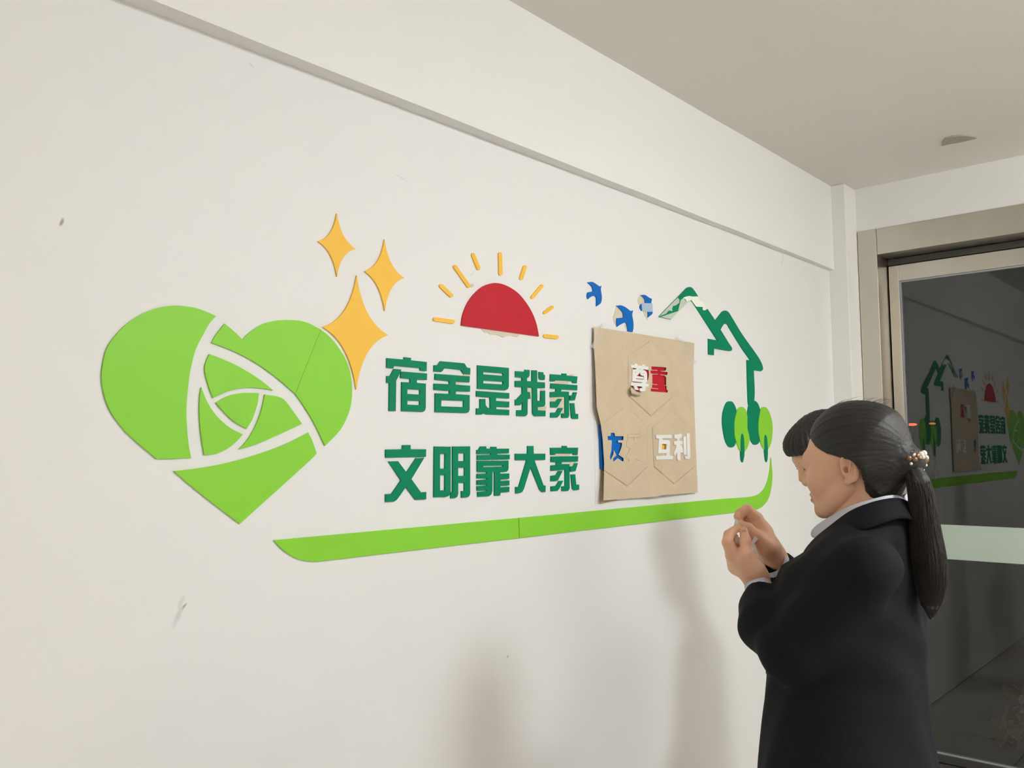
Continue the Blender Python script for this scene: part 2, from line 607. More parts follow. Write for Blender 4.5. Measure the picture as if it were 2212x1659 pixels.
tipv = c2((587, 688), (760, 668), (960, 630), (1200, 560), (1380, 490), (1505, 425), (1530, 475), (1562, 568), (1520, 612), (1038, 1048), (850, 905), (700, 785))
in_top = c1((830, 1058), (950, 1105), (1060, 1160), (1170, 1230), (1265, 1305), (1170, 1290), (1050, 1290), (950, 1315), (855, 1358), (820, 1260), (798, 1160), (808, 1110))
in_left = c2((775, 115), (810, 205), (870, 300), (960, 385), (1058, 438), (1010, 490), (960, 530), (900, 560), (860, 572), (795, 578), (772, 430), (762, 290), (765, 180))
in_mid = c2((875, 222), (960, 175), (1050, 155), (1168, 155), (1160, 220), (1125, 330), (1085, 398), (1000, 350), (930, 285))
in_right = c2((1208, 165), (1325, 190), (1395, 270), (1462, 365), (1300, 440), (1150, 505), (1030, 540), (1090, 475), (1140, 390), (1180, 290), (1200, 210))
for p in (left_lobe, right_a, right_b, tipv, in_top, in_left, in_mid, in_right):
    board('heart_panel', [smooth_poly(p, 5)], [], LG, 0, 0.004, heart)

bar_t = [(592, 1167), (1119.5, 1118.6)]
barL = [(592, 1167), (1119.6, 1119), (1121.2, 1162.3), (890, 1189), (700, 1211.5), (674, 1213), (646, 1208), (620, 1194), (603, 1180)]
barR = [(1121, 1118.8), (1560, 1077.7), (1608, 1074.5), (1626, 1072.5), (1638, 1068.5), (1649, 1059), (1656, 1046), (1661, 1029), (1664, 1012), (1665.3, 989),
        (1668, 1012), (1668.5, 1034), (1666, 1056), (1661, 1075), (1654, 1087), (1643, 1097), (1629, 1102), (1588, 1107), (1122.6, 1162.1)]
swoosh = empty('ground_band', on_wall(1130, 1140))
tag(swoosh, 'long light green curved band running under the green lettering', 'wall sign')
for p in (barL, barR):
    board('band_panel', [smooth_poly(p, 4)], [], LG, 0, 0.004, swoosh)

def star(t, r, b, l, c):
    out = []
    c = np.array(c, float)
    pts = [np.array(q, float) for q in (t, r, b, l)]
    for i in range(4):
        a, d = pts[i], pts[(i+1) % 4]
        k = c + 0.20*((a-c)+(d-c))
        for s in range(9):
            u = s/9
            out.append(tuple((1-u)**2*a + 2*u*(1-u)*k + u*u*d))
    return conv(P1, out)
for pts, lab in [(((1700, 97), (1828, 340), (1701, 530), (1570, 288), (1700, 312)), 'small yellow four pointed star, topmost of the three'),
                 (((2025, 275), (2160, 538), (2027, 765), (1887, 492), (2025, 515)), 'small yellow four pointed star nearest the red sun'),
                 (((1835, 520), (2050, 928), (1832, 1300), (1602, 873), (1834, 902)), 'large yellow four pointed star touching the green heart')]:
    o = board('star_sign', [star(*pts)], [], M['yellow'], 0, 0.004)
    tag(o, lab, 'star', 'yellow stars above the heart')

SUN = (800, 500, 4.424)
sun = empty('sun_sign', on_wall(1080, 715))
tag(sun, 'red half disc rising sun with short yellow rays on the wall', 'wall sign')
board('half_disc', [smooth_poly(conv(SUN, [(870, 898), (880, 820), (905, 740), (945, 660), (1000, 590), (1070, 530), (1130, 503), (1195, 492), (1270, 505), (1345, 540), (1420, 595), (1490, 680), (1545, 770), (1585, 870), (1605, 960), (1612, 1003)]), 4)], [], M['red'], 0, 0.004, sun)
for a, b, r in [((622, 838), (790, 862), 19), ((680, 520), (775, 610), 19), ((812, 335), (942, 520), 17), ((985, 222), (1037, 350), 17), ((1243, 215), (1248, 403), 17),
                ((1480, 340), (1445, 445), 17), ((1640, 522), (1552, 628), 16), ((1738, 725), (1670, 775), 16), ((1674, 998), (1784, 1010), 18)]:
    board('ray', [conv(SUN, capsule_poly(a, b, r))], [], M['yellow'], 0, 0.004, sun)
o = board('paper_scrap', [conv(SUN, [(1050, 922), (1075, 950), (1095, 970), (1120, 966), (1150, 985), (1200, 985), (1240, 1000), (1268, 1016), (1300, 1000), (1335, 992), (1370, 1003), (1405, 1010), (1430, 985), (1500, 988), (1500, 970)])], [], M['residue'], 0, 0.0012, sun)
board('paper_scrap', [conv(SUN, [(950, 528), (962, 500), (985, 502), (990, 522), (968, 538)])], [], M['residue'], 0, 0.0008, sun)

# lettering ---------------------------------------------------------------
CA, CC, CD, CE = (810, 755, 10.0545), (1010, 775, 8.5077), (810, 940, 10.0545), (1010, 945, 8.5077)
glyphs = []
glyphs.append(('green board character with roof and hundred shape, leftmost of the upper line', CA,
 [[(262, 185), (632, 218), (640, 165), (785, 180), (785, 233), (1128, 270), (1125, 468), (985, 458), (985, 402), (412, 350), (405, 408), (260, 395)],
  [(415, 420), (572, 433), (560, 480), (463, 680), (455, 1335), (310, 1335), (318, 725), (262, 722), (260, 575), (335, 572)],
  [(567, 475), (1135, 520), (1130, 660), (912, 650), (912, 722), (1108, 740), (1105, 1270), (1085, 1330), (1035, 1355), (583, 1335), (585, 705), (768, 715), (768, 638), (562, 618)]],
 [[(708, 855), (978, 875), (978, 978), (705, 962)], [(708, 1105), (975, 1115), (975, 1208), (705, 1195)]], []))
glyphs.append(('green board character with an open box foot, second of the upper line', CA,
 [[(1425, 252), (1945, 298), (2000, 390), (2075, 405), (2070, 540), (1930, 530), (1870, 440), (1510, 402), (1475, 460), (1445, 485), (1285, 475), (1287, 340), (1365, 338)],
  [(1310, 525), (2062, 583), (2055, 712), (1755, 695), (1755, 762), (2070, 785), (2065, 915), (1762, 905), (1758, 968), (2060, 988), (2058, 1310), (2035, 1360), (1990, 1378), (1310, 1358), (1312, 950), (1620, 962), (1622, 898), (1287, 872), (1287, 738), (1620, 752), (1615, 688), (1305, 655)]],
 [[(1445, 1095), (1928, 1115), (1925, 1250), (1440, 1232)]],
 [[(1925, 525), (2072, 535), (2066, 590), (1918, 575)], [(1750, 690), (1832, 695), (1832, 770), (1750, 765)]]))
glyphs.append(('green board character of a sun box over a stepped foot, middle of the upper line', CC,
 [[(185, 118), (762, 168), (760, 500), (745, 555), (695, 578), (187, 548)],
  [(168, 590), (770, 630), (768, 730), (525, 715), (525, 772), (770, 788), (768, 890), (530, 880), (530, 925), (770, 938), (768, 1035), (350, 1020), (305, 995), (265, 1022), (165, 1025), (168, 910), (232, 910), (230, 738), (330, 738), (335, 850), (365, 895), (420, 912), (415, 712), (165, 692)]],
 [[(290, 238), (640, 265), (658, 285), (655, 312), (290, 285)], [(290, 398), (655, 420), (653, 472), (290, 450)]], []))
glyphs.append(('green board character with hooked strokes and a dot, fourth of the upper line', CC,
 [[(885, 225), (1055, 238), (1060, 200), (1145, 205), (1140, 310), (1120, 345), (1095, 355), (1095, 410), (1187, 415), (1185, 210), (1282, 212), (1282, 425), (1425, 435), (1425, 538), (1282, 535), (1285, 770), (1345, 773), (1348, 588), (1428, 585), (1430, 840), (1410, 875), (1380, 882), (1290, 885), (1292, 945), (1437, 955), (1435, 1055), (1240, 1052), (1205, 1020), (1198, 980), (1190, 535), (1098, 528), (1100, 610), (1150, 612), (1155, 735), (1105, 740), (1105, 1010), (1090, 1040), (1060, 1055), (908, 1052), (908, 945), (1010, 940), (1012, 830), (1000, 805), (968, 855), (882, 852), (880, 750), (905, 748), (1005, 640), (1005, 520), (880, 515), (880, 405), (1003, 405), (1000, 345), (885, 338)],
  [(1315, 240), (1395, 248), (1400, 290), (1425, 298), (1422, 385), (1345, 385), (1318, 360)]],
 [], [[(1102, 520), (1195, 530), (1200, 755), (1165, 760), (1150, 612), (1100, 608)], [(1340, 540), (1420, 540), (1420, 590), (1345, 590)], [(1288, 882), (1400, 880), (1450, 860), (1442, 955), (1292, 945)]]))
fam1 = [[(1525, 282), (1738, 297), (1742, 268), (1822, 273), (1820, 305), (2022, 325), (2010, 450), (1935, 445), (1932, 412), (1612, 392), (1605, 415), (1522, 412)],
  [(1535, 450), (2020, 485), (2018, 578), (1728, 562), (1720, 600), (1865, 605), (1870, 1040), (1850, 1085), (1735, 1085), (1730, 1005), (1790, 1000), (1788, 700), (1685, 695), (1660, 703), (1525, 705), (1525, 610), (1622, 603), (1628, 552), (1530, 545)],
  [(1665, 735), (1740, 735), (1650, 895), (1530, 892), (1528, 785), (1620, 785)],
  [(1672, 905), (1755, 905), (1690, 1040), (1650, 1080), (1530, 1078), (1530, 990), (1628, 985)],
  [(1950, 615), (2015, 615), (1975, 760), (1882, 765), (1885, 675), (1935, 668)],
  [(1890, 815), (1965, 815), (1985, 1010), (2037, 1015), (2035, 1105), (1935, 1102), (1912, 1075)]]
glyphs.append(('green board character with beige paper left in its gaps, rightmost of the upper line', CC, fam1, [],
 [[(1612, 390), (1858, 408), (1850, 475), (1592, 455)], [(1525, 700), (1690, 690), (1792, 695), (1790, 1005), (1735, 1005), (1750, 905), (1670, 900), (1740, 735), (1660, 740), (1620, 790), (1525, 785)], [(1868, 300), (1895, 288), (1950, 285), (1955, 310), (1868, 305)]]))
glyphs.append(('green board character with crossing legs, leftmost of the lower line', CD,
 [[(235, 312), (600, 305), (602, 215), (777, 213), (777, 305), (1115, 305), (1112, 470), (238, 488)],
  [(300, 570), (505, 565), (688, 810), (895, 500), (1072, 495), (795, 955), (1000, 1240), (1118, 1235), (1115, 1395), (885, 1402), (675, 1125), (510, 1360), (470, 1410), (420, 1442), (232, 1450), (232, 1282), (365, 1275), (570, 980)]],
 [], [[(900, 472), (1070, 472), (1065, 505), (888, 510)], [(205, 1290), (235, 1290), (235, 1400), (222, 1400)]]))
glyphs.append(('green board character of two tall windowed boxes, second of the lower line', CD,
 [[(1290, 245), (1648, 250), (1645, 1250), (1615, 1315), (1550, 1340), (1282, 1348)],
  [(1690, 245), (2070, 243), (2070, 1270), (2050, 1325), (2010, 1350), (1882, 1358), (1880, 1215), (1945, 1210), (1945, 1035), (1810, 1035), (1810, 1280), (1790, 1340), (1740, 1368), (1648, 1372), (1650, 1240), (1690, 1235)]],
 [[(1415, 405), (1525, 408), (1522, 725), (1415, 728)], [(1415, 868), (1523, 868), (1520, 1195), (1415, 1198)], [(1810, 392), (1945, 392), (1942, 560), (1808, 562)], [(1808, 705), (1948, 703), (1948, 882), (1808, 885)]],
 [[(1450, 1340), (1530, 1340), (1515, 1365), (1465, 1362)]]))
glyphs.append(('green board character with many comb-like strokes, middle of the lower line', CE,
 [[(240, 165), (345, 162), (348, 205), (430, 205), (435, 170), (535, 170), (538, 205), (765, 205), (762, 288), (545, 295), (545, 315), (778, 315), (775, 400), (180, 412), (182, 322), (430, 315), (432, 298), (172, 300), (175, 230), (205, 225)],
  [(182, 428), (755, 425), (755, 560), (745, 605), (715, 630), (600, 635), (602, 665), (770, 660), (768, 760), (605, 768), (605, 800), (772, 790), (772, 880), (605, 890), (605, 915), (772, 905), (770, 1000), (608, 1012), (602, 1068), (498, 1070), (498, 632), (460, 632), (458, 985), (440, 1045), (400, 1078), (190, 1088), (188, 1000), (352, 985), (355, 970), (178, 975), (178, 895), (355, 882), (355, 865), (175, 870), (178, 785), (358, 768), (355, 752), (175, 750), (178, 672), (358, 660), (355, 638), (182, 632)]],
 [[(290, 522), (650, 512), (655, 532), (290, 545)]],
 [[(185, 630), (285, 630), (280, 675), (185, 675)], [(300, 405), (390, 405), (390, 430), (300, 430)], [(455, 405), (555, 405), (555, 430), (455, 430)], [(615, 765), (730, 760), (735, 795), (615, 800)]]))
glyphs.append(('plain green board character like a striding figure, fourth of the lower line', CE,
 [[(1105, 155), (1215, 155), (1218, 298), (1432, 298), (1430, 410), (1232, 415), (1400, 880), (1438, 885), (1435, 1000), (1380, 1002), (1330, 960), (1162, 545), (1040, 940), (1010, 1000), (965, 1022), (888, 1028), (885, 910), (945, 905), (1090, 415), (882, 415), (882, 298), (1105, 298)]], [], []))
fam2 = [[(1528, 188), (1742, 187), (1745, 153), (1830, 155), (1832, 187), (2035, 187), (2025, 322), (1945, 318), (1940, 295), (1615, 292), (1612, 318), (1530, 318)],
  [(1538, 350), (2035, 343), (2032, 440), (1735, 450), (1728, 487), (1875, 487), (1880, 930), (1855, 980), (1738, 985), (1735, 900), (1795, 890), (1793, 590), (1690, 600), (1535, 612), (1535, 515), (1628, 505), (1635, 455), (1535, 450)],
  [(1675, 615), (1750, 612), (1660, 795), (1535, 805), (1535, 705), (1630, 690)],
  [(1685, 798), (1762, 793), (1695, 930), (1655, 980), (1538, 988), (1535, 900), (1630, 890)],
  [(1965, 475), (2030, 470), (1985, 620), (1890, 630), (1892, 535), (1945, 525)],
  [(1902, 682), (1980, 675), (2000, 868), (2053, 865), (2055, 960), (1960, 970), (1930, 945)]]
glyphs.append(('green board character with a roof top, rightmost of the lower line', CE, fam2, [],
 [[(1615, 288), (1885, 290), (1875, 350), (1608, 345)], [(1885, 455), (1998, 445), (1995, 480), (1960, 480), (1940, 530), (1890, 535)]]))
for lab, crop, add, sub, res in glyphs:
    e = board('wall_character', [conv(crop, p) for p in add], [conv(crop, p) for p in sub], M['dark_green'], 0.0, 0.004)
    tag(e, lab, 'character', 'two lines of green lettering')
    for r in res:
        board('paper_scrap', [conv(crop, r)], [], M['residue'], 0, 0.001, e)

# birds -----------------------------------------------------------------
BD = (1220, 580, 4.424)
birds = [
 ('blue swallow board farthest left of the flying birds', [(218, 132), (265, 128), (310, 155), (335, 172), (352, 165), (345, 195), (350, 230), (355, 280), (345, 330), (305, 362), (305, 290), (295, 262), (270, 262), (245, 275), (222, 293), (215, 262), (222, 228), (270, 218), (268, 190), (250, 160)], []),
 ('blue swallow board with beige paper under its wing, above the brown sheet', [(495, 355), (540, 352), (590, 375), (630, 405), (655, 400), (645, 440), (655, 500), (658, 560), (650, 606), (605, 600), (598, 560), (585, 515), (550, 525), (500, 558), (495, 515), (497, 475), (560, 468), (555, 425), (525, 385)],
  [[(495, 358), (535, 385), (560, 425), (565, 470), (500, 478), (500, 515), (500, 558), (490, 552), (470, 510), (462, 470), (472, 440), (485, 400)], [(582, 515), (600, 520), (602, 600), (590, 580), (572, 550)]]),
 ('blue swallow board with tape across it, nearest the green roof line', [(725, 255), (765, 252), (810, 280), (835, 290), (828, 330), (838, 380), (838, 430), (795, 468), (795, 410), (785, 378), (750, 385), (738, 405), (720, 370), (728, 340), (768, 330), (765, 300), (745, 270)],
  [[(722, 258), (750, 275), (770, 305), (772, 332), (730, 342), (722, 368), (705, 335), (698, 310), (705, 280)], [(745, 395), (786, 378), (798, 410), (798, 465), (787, 492), (765, 450)]])]
for lab, p, res in birds:
    e = board('swallow_sign', [smooth_poly(conv(BD, p), 4, 50)], [], M['blue'], 0, 0.004)
    tag(e, lab, 'bird sign', 'blue swallows beside the sun')
    for r in res:
        board('paper_scrap', [conv(BD, r)], [], M['residue'], 0, 0.0012, e)
    if 'tape' in lab:
        board('tape_strip', [conv(BD, [(735, 330), (838, 332), (842, 412), (790, 415), (740, 400)])], [], M['film_blue'], 0.0043, 0.0046, e)

# green roof / mountain line --------------------------------------------------
RF = (1400, 600, 7.373)
roof = empty('roof_outline', on_wall(1560, 760))
tag(roof, 'dark green zigzag roof line ending in a vertical post beside the brown sheet', 'wall sign')
rp = [(170, 622), (400, 385), (580, 200), (620, 160), (660, 147), (700, 158), (740, 205), (800, 295), (950, 500), (1073, 680), (1150, 580), (1190, 535), (1235, 522), (1280, 545), (1330, 620), (1500, 900), (1700, 1180), (1790, 1320), (1830, 1420), (1832, 1462), (1800, 1490), (1685, 1472),
      (1692, 1960), (1610, 2060), (1594, 1960), (1575, 1310), (1630, 1312), (1500, 1130), (1290, 790), (1265, 745), (1230, 728), (1205, 745), (1155, 825), (1300, 1060), (1338, 1120), (1335, 1155), (1310, 1168), (1052, 1125), (1052, 1232), (965, 1220), (960, 972), (1105, 997), (760, 460), (690, 355), (630, 390), (365, 662)]
board('roof_line', [smooth_poly(conv(RF, rp), 4, 44)], [], M['dark_green'], 0, 0.004, roof)
board('glare_film', [conv(RF, [(560, 318), (610, 298), (660, 290), (700, 298), (798, 296), (850, 365), (880, 395), (945, 495), (905, 520), (872, 512), (872, 466), (768, 460), (690, 357), (645, 372), (620, 395), (600, 345)])], [], M['tape_glare'], 0.0042, 0.0048, roof)['label'] = 'clear tape with its glare painted white'  # clear tape on the roof line, its glare painted as a white patch
M['glare_thin'] = tape_material()  # tape glare on the left leg, painted as a pale haze
M['glare_thin'].name = 'glare_haze'
M['glare_thin'].node_tree.nodes['Principled BSDF'].inputs['Alpha'].default_value = 0.52
M['glare_thin'].node_tree.nodes['Principled BSDF'].inputs['Base Color'].default_value = (0.82, 0.90, 0.76, 1)
board('glare_film', [conv(RF, [(172, 621), (285, 505), (400, 388), (470, 318), (500, 350), (495, 400), (440, 440), (395, 450), (380, 500), (390, 530), (330, 520), (290, 570), (215, 600)])], [], M['glare_thin'], 0.0042, 0.0047, roof)
board('glare_film', [conv(RF, [(520, 360), (560, 320), (620, 395), (365, 660), (200, 626), (300, 590), (480, 530), (500, 440)])], [], M['glare_thin'], 0.0042, 0.0046, roof)

# oval trees --------------------------------------------------------------
TR = (1500, 800, 7.373)
d1 = [(565, 492), (610, 505), (650, 570), (672, 650), (655, 720), (638, 830), (635, 950), (640, 1060), (665, 1130), (655, 1170), (630, 1215), (590, 1228), (545, 1210), (500, 1130), (465, 980), (448, 830), (455, 690), (480, 590), (520, 510)]
l1 = [(750, 582), (790, 595), (825, 640), (843, 720), (845, 830), (850, 940), (880, 1090), (850, 1220), (805, 1295), (740, 1290), (700, 1220), (655, 1090), (638, 930), (642, 800), (668, 690), (700, 610)]
d2 = [(957, 484), (1000, 510), (1035, 580), (1049, 640), (1028, 740), (1015, 870), (1020, 1000), (1043, 1110), (1020, 1165), (970, 1187), (930, 1165), (890, 1090), (862, 960), (848, 800), (852, 650), (870, 560), (910, 500)]
l2 = [(1110, 582), (1155, 600), (1200, 680), (1235, 800), (1248, 920), (1240, 1060), (1215, 1180), (1170, 1260), (1120, 1270), (1075, 1200), (1042, 1080), (1022, 940), (1028, 780), (1051, 650), (1080, 595)]
t1 = [(762, 1003), (780, 1030), (793, 1110), (798, 1250), (795, 1370), (775, 1465), (755, 1430), (745, 1300), (745, 1150), (750, 1050)]
t2 = [(1135, 1025), (1155, 1060), (1165, 1150), (1172, 1280), (1168, 1400), (1155, 1462), (1140, 1420), (1125, 1280), (1120, 1130), (1125, 1050)]
for p, lab in ((d1, 'dark green oval tree board, leftmost under the roof line'), (d2, 'dark green oval tree board at the foot of the post')):
    tag(board('oval_tree', [smooth_poly(conv(TR, p), 4, 60)], [], M['dark_green'], 0, 0.0038), lab, 'tree sign', 'oval trees under the roof line')
for c, t, lab in ((l1, t1, 'light green oval tree board with dark trunk, left of the post'), (l2, t2, 'light green oval tree board with dark trunk, right of the post')):
    e = empty('oval_tree', on_wall(*conv(TR, [t[5]])[0]))
    tag(e, lab, 'tree sign', 'oval trees under the roof line')
    board('crown', [smooth_poly(conv(TR, c), 4, 60)], [], LG, 0, 0.0042, e)
    board('trunk', [smooth_poly(conv(TR, t), 4, 70)], [], M['dark_green'], 0, 0.0064, e)

# ------------------------------------------------------------------ hexagons and the kraft sheet taped over them
hexes = [('red', 'red hexagon board mostly hidden under the brown paper', [(1404, 737), (1357, 769), (1358, 855), (1406, 898), (1451, 859), (1450, 783)]),
         ('blue', 'blue hexagon board whose edge shows left of the brown paper', [(1349, 880), (1296.5, 919), (1299, 1012), (1355, 1050), (1398, 1008), (1398, 923)]),
         ('yellow', 'yellow hexagon board mostly hidden under the brown paper', [(1452, 888), (1409, 924), (1413, 1008), (1456, 1045), (1499, 1009), (1495, 928)])]
for m, lab, p in hexes:
    tag(board('hexagon_board', [p], [], M[m], 0.0022, 0.009), lab, 'wall sign', 'hexagon boards under the brown paper')

KF, KG, KH = (1340, 770, 18.433), (1290, 915, 18.433), (1400, 915, 18.433)
holes = []
red_hole = conv(KF, [(1240, 395), (1830, 440), (1820, 530), (1795, 562), (1720, 575), (1890, 630), (1862, 742), (1750, 755), (1825, 825), (1825, 1150), (1845, 1170), (1840, 1330), (1895, 1335), (1885, 1440), (1215, 1390), (1208, 1270), (1262, 1240), (1268, 1110), (1275, 1075), (1270, 725), (1262, 690), (1205, 665), (1200, 550), (1240, 535)])
slits = [conv(KF, p) for p in ([(1190, 536), (1475, 548), (1475, 566), (1190, 556)], [(1620, 574), (1905, 602), (1905, 626), (1620, 592)], [(1195, 690), (1490, 700), (1488, 720), (1195, 710)],
         [(1595, 724), (1870, 745), (1865, 764), (1595, 740)], [(1255, 1095), (1470, 1112), (1468, 1134), (1255, 1116)], [(1760, 1142), (1860, 1157), (1860, 1175), (1762, 1158)], [(1195, 1252), (1495, 1277), (1495, 1312), (1460, 1290), (1195, 1272)])]
zun_hole = conv(KF, [(500, 470), (1125, 540), (1143, 740), (1105, 935), (1060, 1000), (900, 1180), (880, 1250), (785, 1435), (650, 1415), (415, 1195), (440, 1150), (500, 1000)])
you_hole = conv(KG, [(545, 370), (690, 370), (715, 500), (1055, 505), (1040, 660), (835, 665), (835, 750), (985, 760), (990, 830), (965, 960), (850, 1240), (1050, 1375), (1050, 1505), (1000, 1500), (820, 1380), (645, 1525), (630, 1390), (770, 1265), (670, 1055), (640, 1230), (530, 1465), (505, 1310), (560, 1100), (585, 665), (430, 655), (415, 495), (535, 495)])
hu_hole = conv(KH, [(540, 790), (760, 800), (745, 1045), (530, 1040)])
paper_px = [(1283, 706), (1340, 715), (1420, 728), (1500, 741), (1498, 800), (1500, 880), (1503, 960), (1507.5, 1064), (1470, 1067), (1430, 1069.5), (1421, 1072.5), (1380, 1075.5), (1338, 1078.7), (1304, 1080.7), (1304.5, 1040), (1305.3, 1000), (1302, 950), (1297.5, 915), (1289, 880), (1286.6, 808), (1283.2, 753)]

def in_poly(x, y, p):
    c = False
    j = len(p)-1
    for i in range(len(p)):
        if (p[i][1] > y) != (p[j][1] > y) and x < (p[j][0]-p[i][0])*(y-p[i][1])/(p[j][1]-p[i][1]) + p[i][0]:
            c = not c
        j = i
    return c

def edge_dist(x, y, p):
    best = 1e9
    for i in range(len(p)):
        a, b = np.array(p[i-1]), np.array(p[i])
        d = b-a
        t = max(0, min(1, np.dot((x, y)-a, d)/np.dot(d, d)))
        best = min(best, np.hypot(*((x, y)-a-t*d)))
    return best

def paper_h(x, y):
    """distance of the sheet from the wall; it bulges over the hexagons and lifts at its lower left"""
    u, v = (x-1283)/222, (y-706)/370
    h = 0.0102
    for _, _, p in hexes:
        d = edge_dist(x, y, p)
        s = d if in_poly(x, y, p) else -d
        h += 0.0026*max(0, min(1, (s+1.4)/2.8)) - 0.0012*math.exp(-((s+1.2)/1.3)**2)
    h += 0.030*max(0, 1-u/0.16)**1.6*max(0, v-0.12)**0.8
    h += 0.012*max(0, v-0.86)/0.14*(0.5+0.5*math.cos(u*9))
    h += 0.0022*math.exp(-((u-0.30)/0.035)**2) + 0.0030*math.exp(-((u-0.66)/0.04)**2)*(0.4+v)   # vertical creases
    h += 0.0020*math.exp(-((v-0.22)/0.03)**2) + 0.0008*math.sin(u*21+v*9)*math.sin(v*17)
    return h

g = []
for yy in np.arange(712, 1080, 6.5):
    for xx in np.arange(1287, 1507, 6.5):
        jx, jy = xx+random.uniform(-1, 1), yy+random.uniform(-1, 1)
        if in_poly(jx, jy, paper_px):
            g.append((jx, jy))
for _, _, p in hexes:
    for i in range(len(p)):
        a, b = np.array(p[i-1]), np.array(p[i])
        nrm = np.array([-(b-a)[1], (b-a)[0]])/np.linalg.norm(b-a)
        for t in np.linspace(0, 1, 22):
            for s in (-3.2, -1.4, 0.0, 1.4):
                q = a+(b-a)*t+nrm*s
                if in_poly(q[0], q[1], paper_px) and edge_dist(q[0], q[1], paper_px) > 1:
                    g.append(tuple(q))

def paper_sheet(name, add, sub, hf, material, parent, extra, th=0.0006, smooth=True):
    v, t = cdt_region(add, sub, extra)
    V, Fc = [], []
    pts_f = [on_wall(x, y, hf(x, y)) for x, y in v]
    n_ = len(v)
    vv = {i: p for i, p in enumerate(v)}
    flip = [(p[0], -p[1]) for p in v]
    idx = {id(p): i for i, p in enumerate(flip)}
    V_, Fc = extrude_region(flip, t, lambda p: (0, 0, 0), lambda p: (0, 0, 0))
    V = [tuple(p) for p in pts_f] + [(p[0], p[1]+th, p[2]) for p in pts_f]
    o = link_mesh(name, V, Fc, material, parent)
    return o

sheet = empty('kraft_sheet', on_wall(1400, 890, 0.01))
tag(sheet, 'brown kraft paper sheet with cut-out characters taped to the wall', 'paper sheet')
# subtract (hole minus slits): triangulate hole region first as slit pieces added back
big = [h for h in (red_hole, zun_hole, you_hole, hu_hole)]
front_sheet = paper_sheet('front_sheet', [paper_px], big, paper_h, M['kraft'], sheet, g)
for s in slits:
    # narrow paper bridges left across the cut-out
    vv, tt = cdt_region([s], [])
    flip = [(p[0], -p[1]) for p in vv]
    V_, Fc = extrude_region(flip, tt, lambda p: (0, 0, 0), lambda p: (0, 0, 0))
    pf = [on_wall(x, y, paper_h(x, y)-0.0001) for x, y in vv]
    link_mesh('paper_bridge', [tuple(p) for p in pf]+[(p[0], p[1]+0.0006, p[2]) for p in pf], Fc, M['residue'], sheet)
# scored character that is not cut out yet
ai = [conv(KG, [(1215, 410), (1700, 415), (1720, 385), (1840, 375), (1840, 470), (1800, 542), (1215, 548)]),
      conv(KG, [(1250, 565), (1430, 570), (1440, 640), (1470, 640), (1470, 575), (1745, 580), (1760, 650), (1820, 700), (1880, 800), (1850, 900), (1790, 975), (1480, 985), (1470, 1035), (1780, 1035), (1760, 1150), (1690, 1280), (1850, 1360), (1850, 1490), (1690, 1480), (1550, 1420), (1270, 1500), (1250, 1400), (1160, 1410), (1160, 1250), (1250, 1150), (1310, 1000), (1180, 920), (1170, 720), (1210, 650)])]
gx = [(x, y) for x in np.arange(1352, 1393, 1.7) for y in np.arange(935, 997, 1.7)]
vv, tt = cdt_region(ai, [], gx)
flip = [(p[0], -p[1]) for p in vv]
V_, Fc = extrude_region(flip, tt, lambda p: (0, 0, 0), lambda p: (0, 0, 0))
pf = [on_wall(x, y, paper_h(x, y)+0.0016) for x, y in vv]
link_mesh('scored_character', [tuple(p) for p in pf]+[(p[0], p[1]+0.0021, p[2]) for p in pf], Fc, M['kraft'], sheet)
# torn flap curling out below the upper left character
fl_px = [[(418, 1195), (520, 1290), (640, 1395), (800, 1430)], [(400, 1290), (520, 1360), (640, 1450), (815, 1480)], [(430, 1430), (520, 1455), (640, 1500), (800, 1530)], [(480, 1560), (540, 1530), (640, 1545), (760, 1580)]]
V, Fc = [], []
for r, row in enumerate(fl_px):
    for (x, y) in conv(KF, row):
        V.append(tuple(on_wall(x, y, paper_h(x, y)+[0.0, 0.010, 0.014, 0.010][r])))
for r in range(3):
    for c in range(3):
        Fc.append((4*r+c, 4*r+c+1, 4*r+c+5, 4*r+c+4))
fo = link_mesh('torn_flap', V, Fc, M['kraft'], sheet, True)
sd = fo.modifiers.new('thick', 'SOLIDIFY'); sd.thickness = 0.0008
# rear sheet and white backing seen past the lifted edge
ext = []
paper_sheet('rear_sheet', [[(1285, 850), (1289, 880), (1295.4, 956), (1295.4, 1090), (1337, 1079.3), (1350, 1078), (1350, 850)]], [], lambda x, y: 0.0018, M['kraft'], sheet, ext)
paper_sheet('white_backing', [[(1283.4, 730), (1300, 733), (1330, 800), (1330, 1079), (1286, 1093), (1284, 900)]], [], lambda x, y: 0.0008, M['white_board'], sheet, ext, 0.0004)
# clear tape
def strip(a, b, w):
    a, b = np.array(a, float), np.array(b, float)
    d = (b-a)/np.linalg.norm(b-a)
    nn = np.array([-d[1], d[0]])*w/2
    return [tuple(a+nn), tuple(b+nn), tuple(b-nn), tuple(a-nn)]
for a, b in (((1281, 752), (1308, 699)), ((1466, 727), (1500, 786))):
    vv, tt = cdt_region([strip(a, b, 11)], [], [tuple(np.array(a)+(np.array(b)-np.array(a))*t) for t in np.linspace(.1, .9, 9)])
    flip = [(p[0], -p[1]) for p in vv]
    V_, Fc = extrude_region(flip, tt, lambda p: (0, 0, 0), lambda p: (0, 0, 0))
    pf = [on_wall(x, y, (paper_h(x, y) if in_poly(x, y, paper_px) else 0.0085)+0.0008) for x, y in vv]
    link_mesh('tape_strip', [tuple(p) for p in pf]+[(p[0], p[1]+0.0003, p[2]) for p in pf], Fc, M['tape'], sheet)

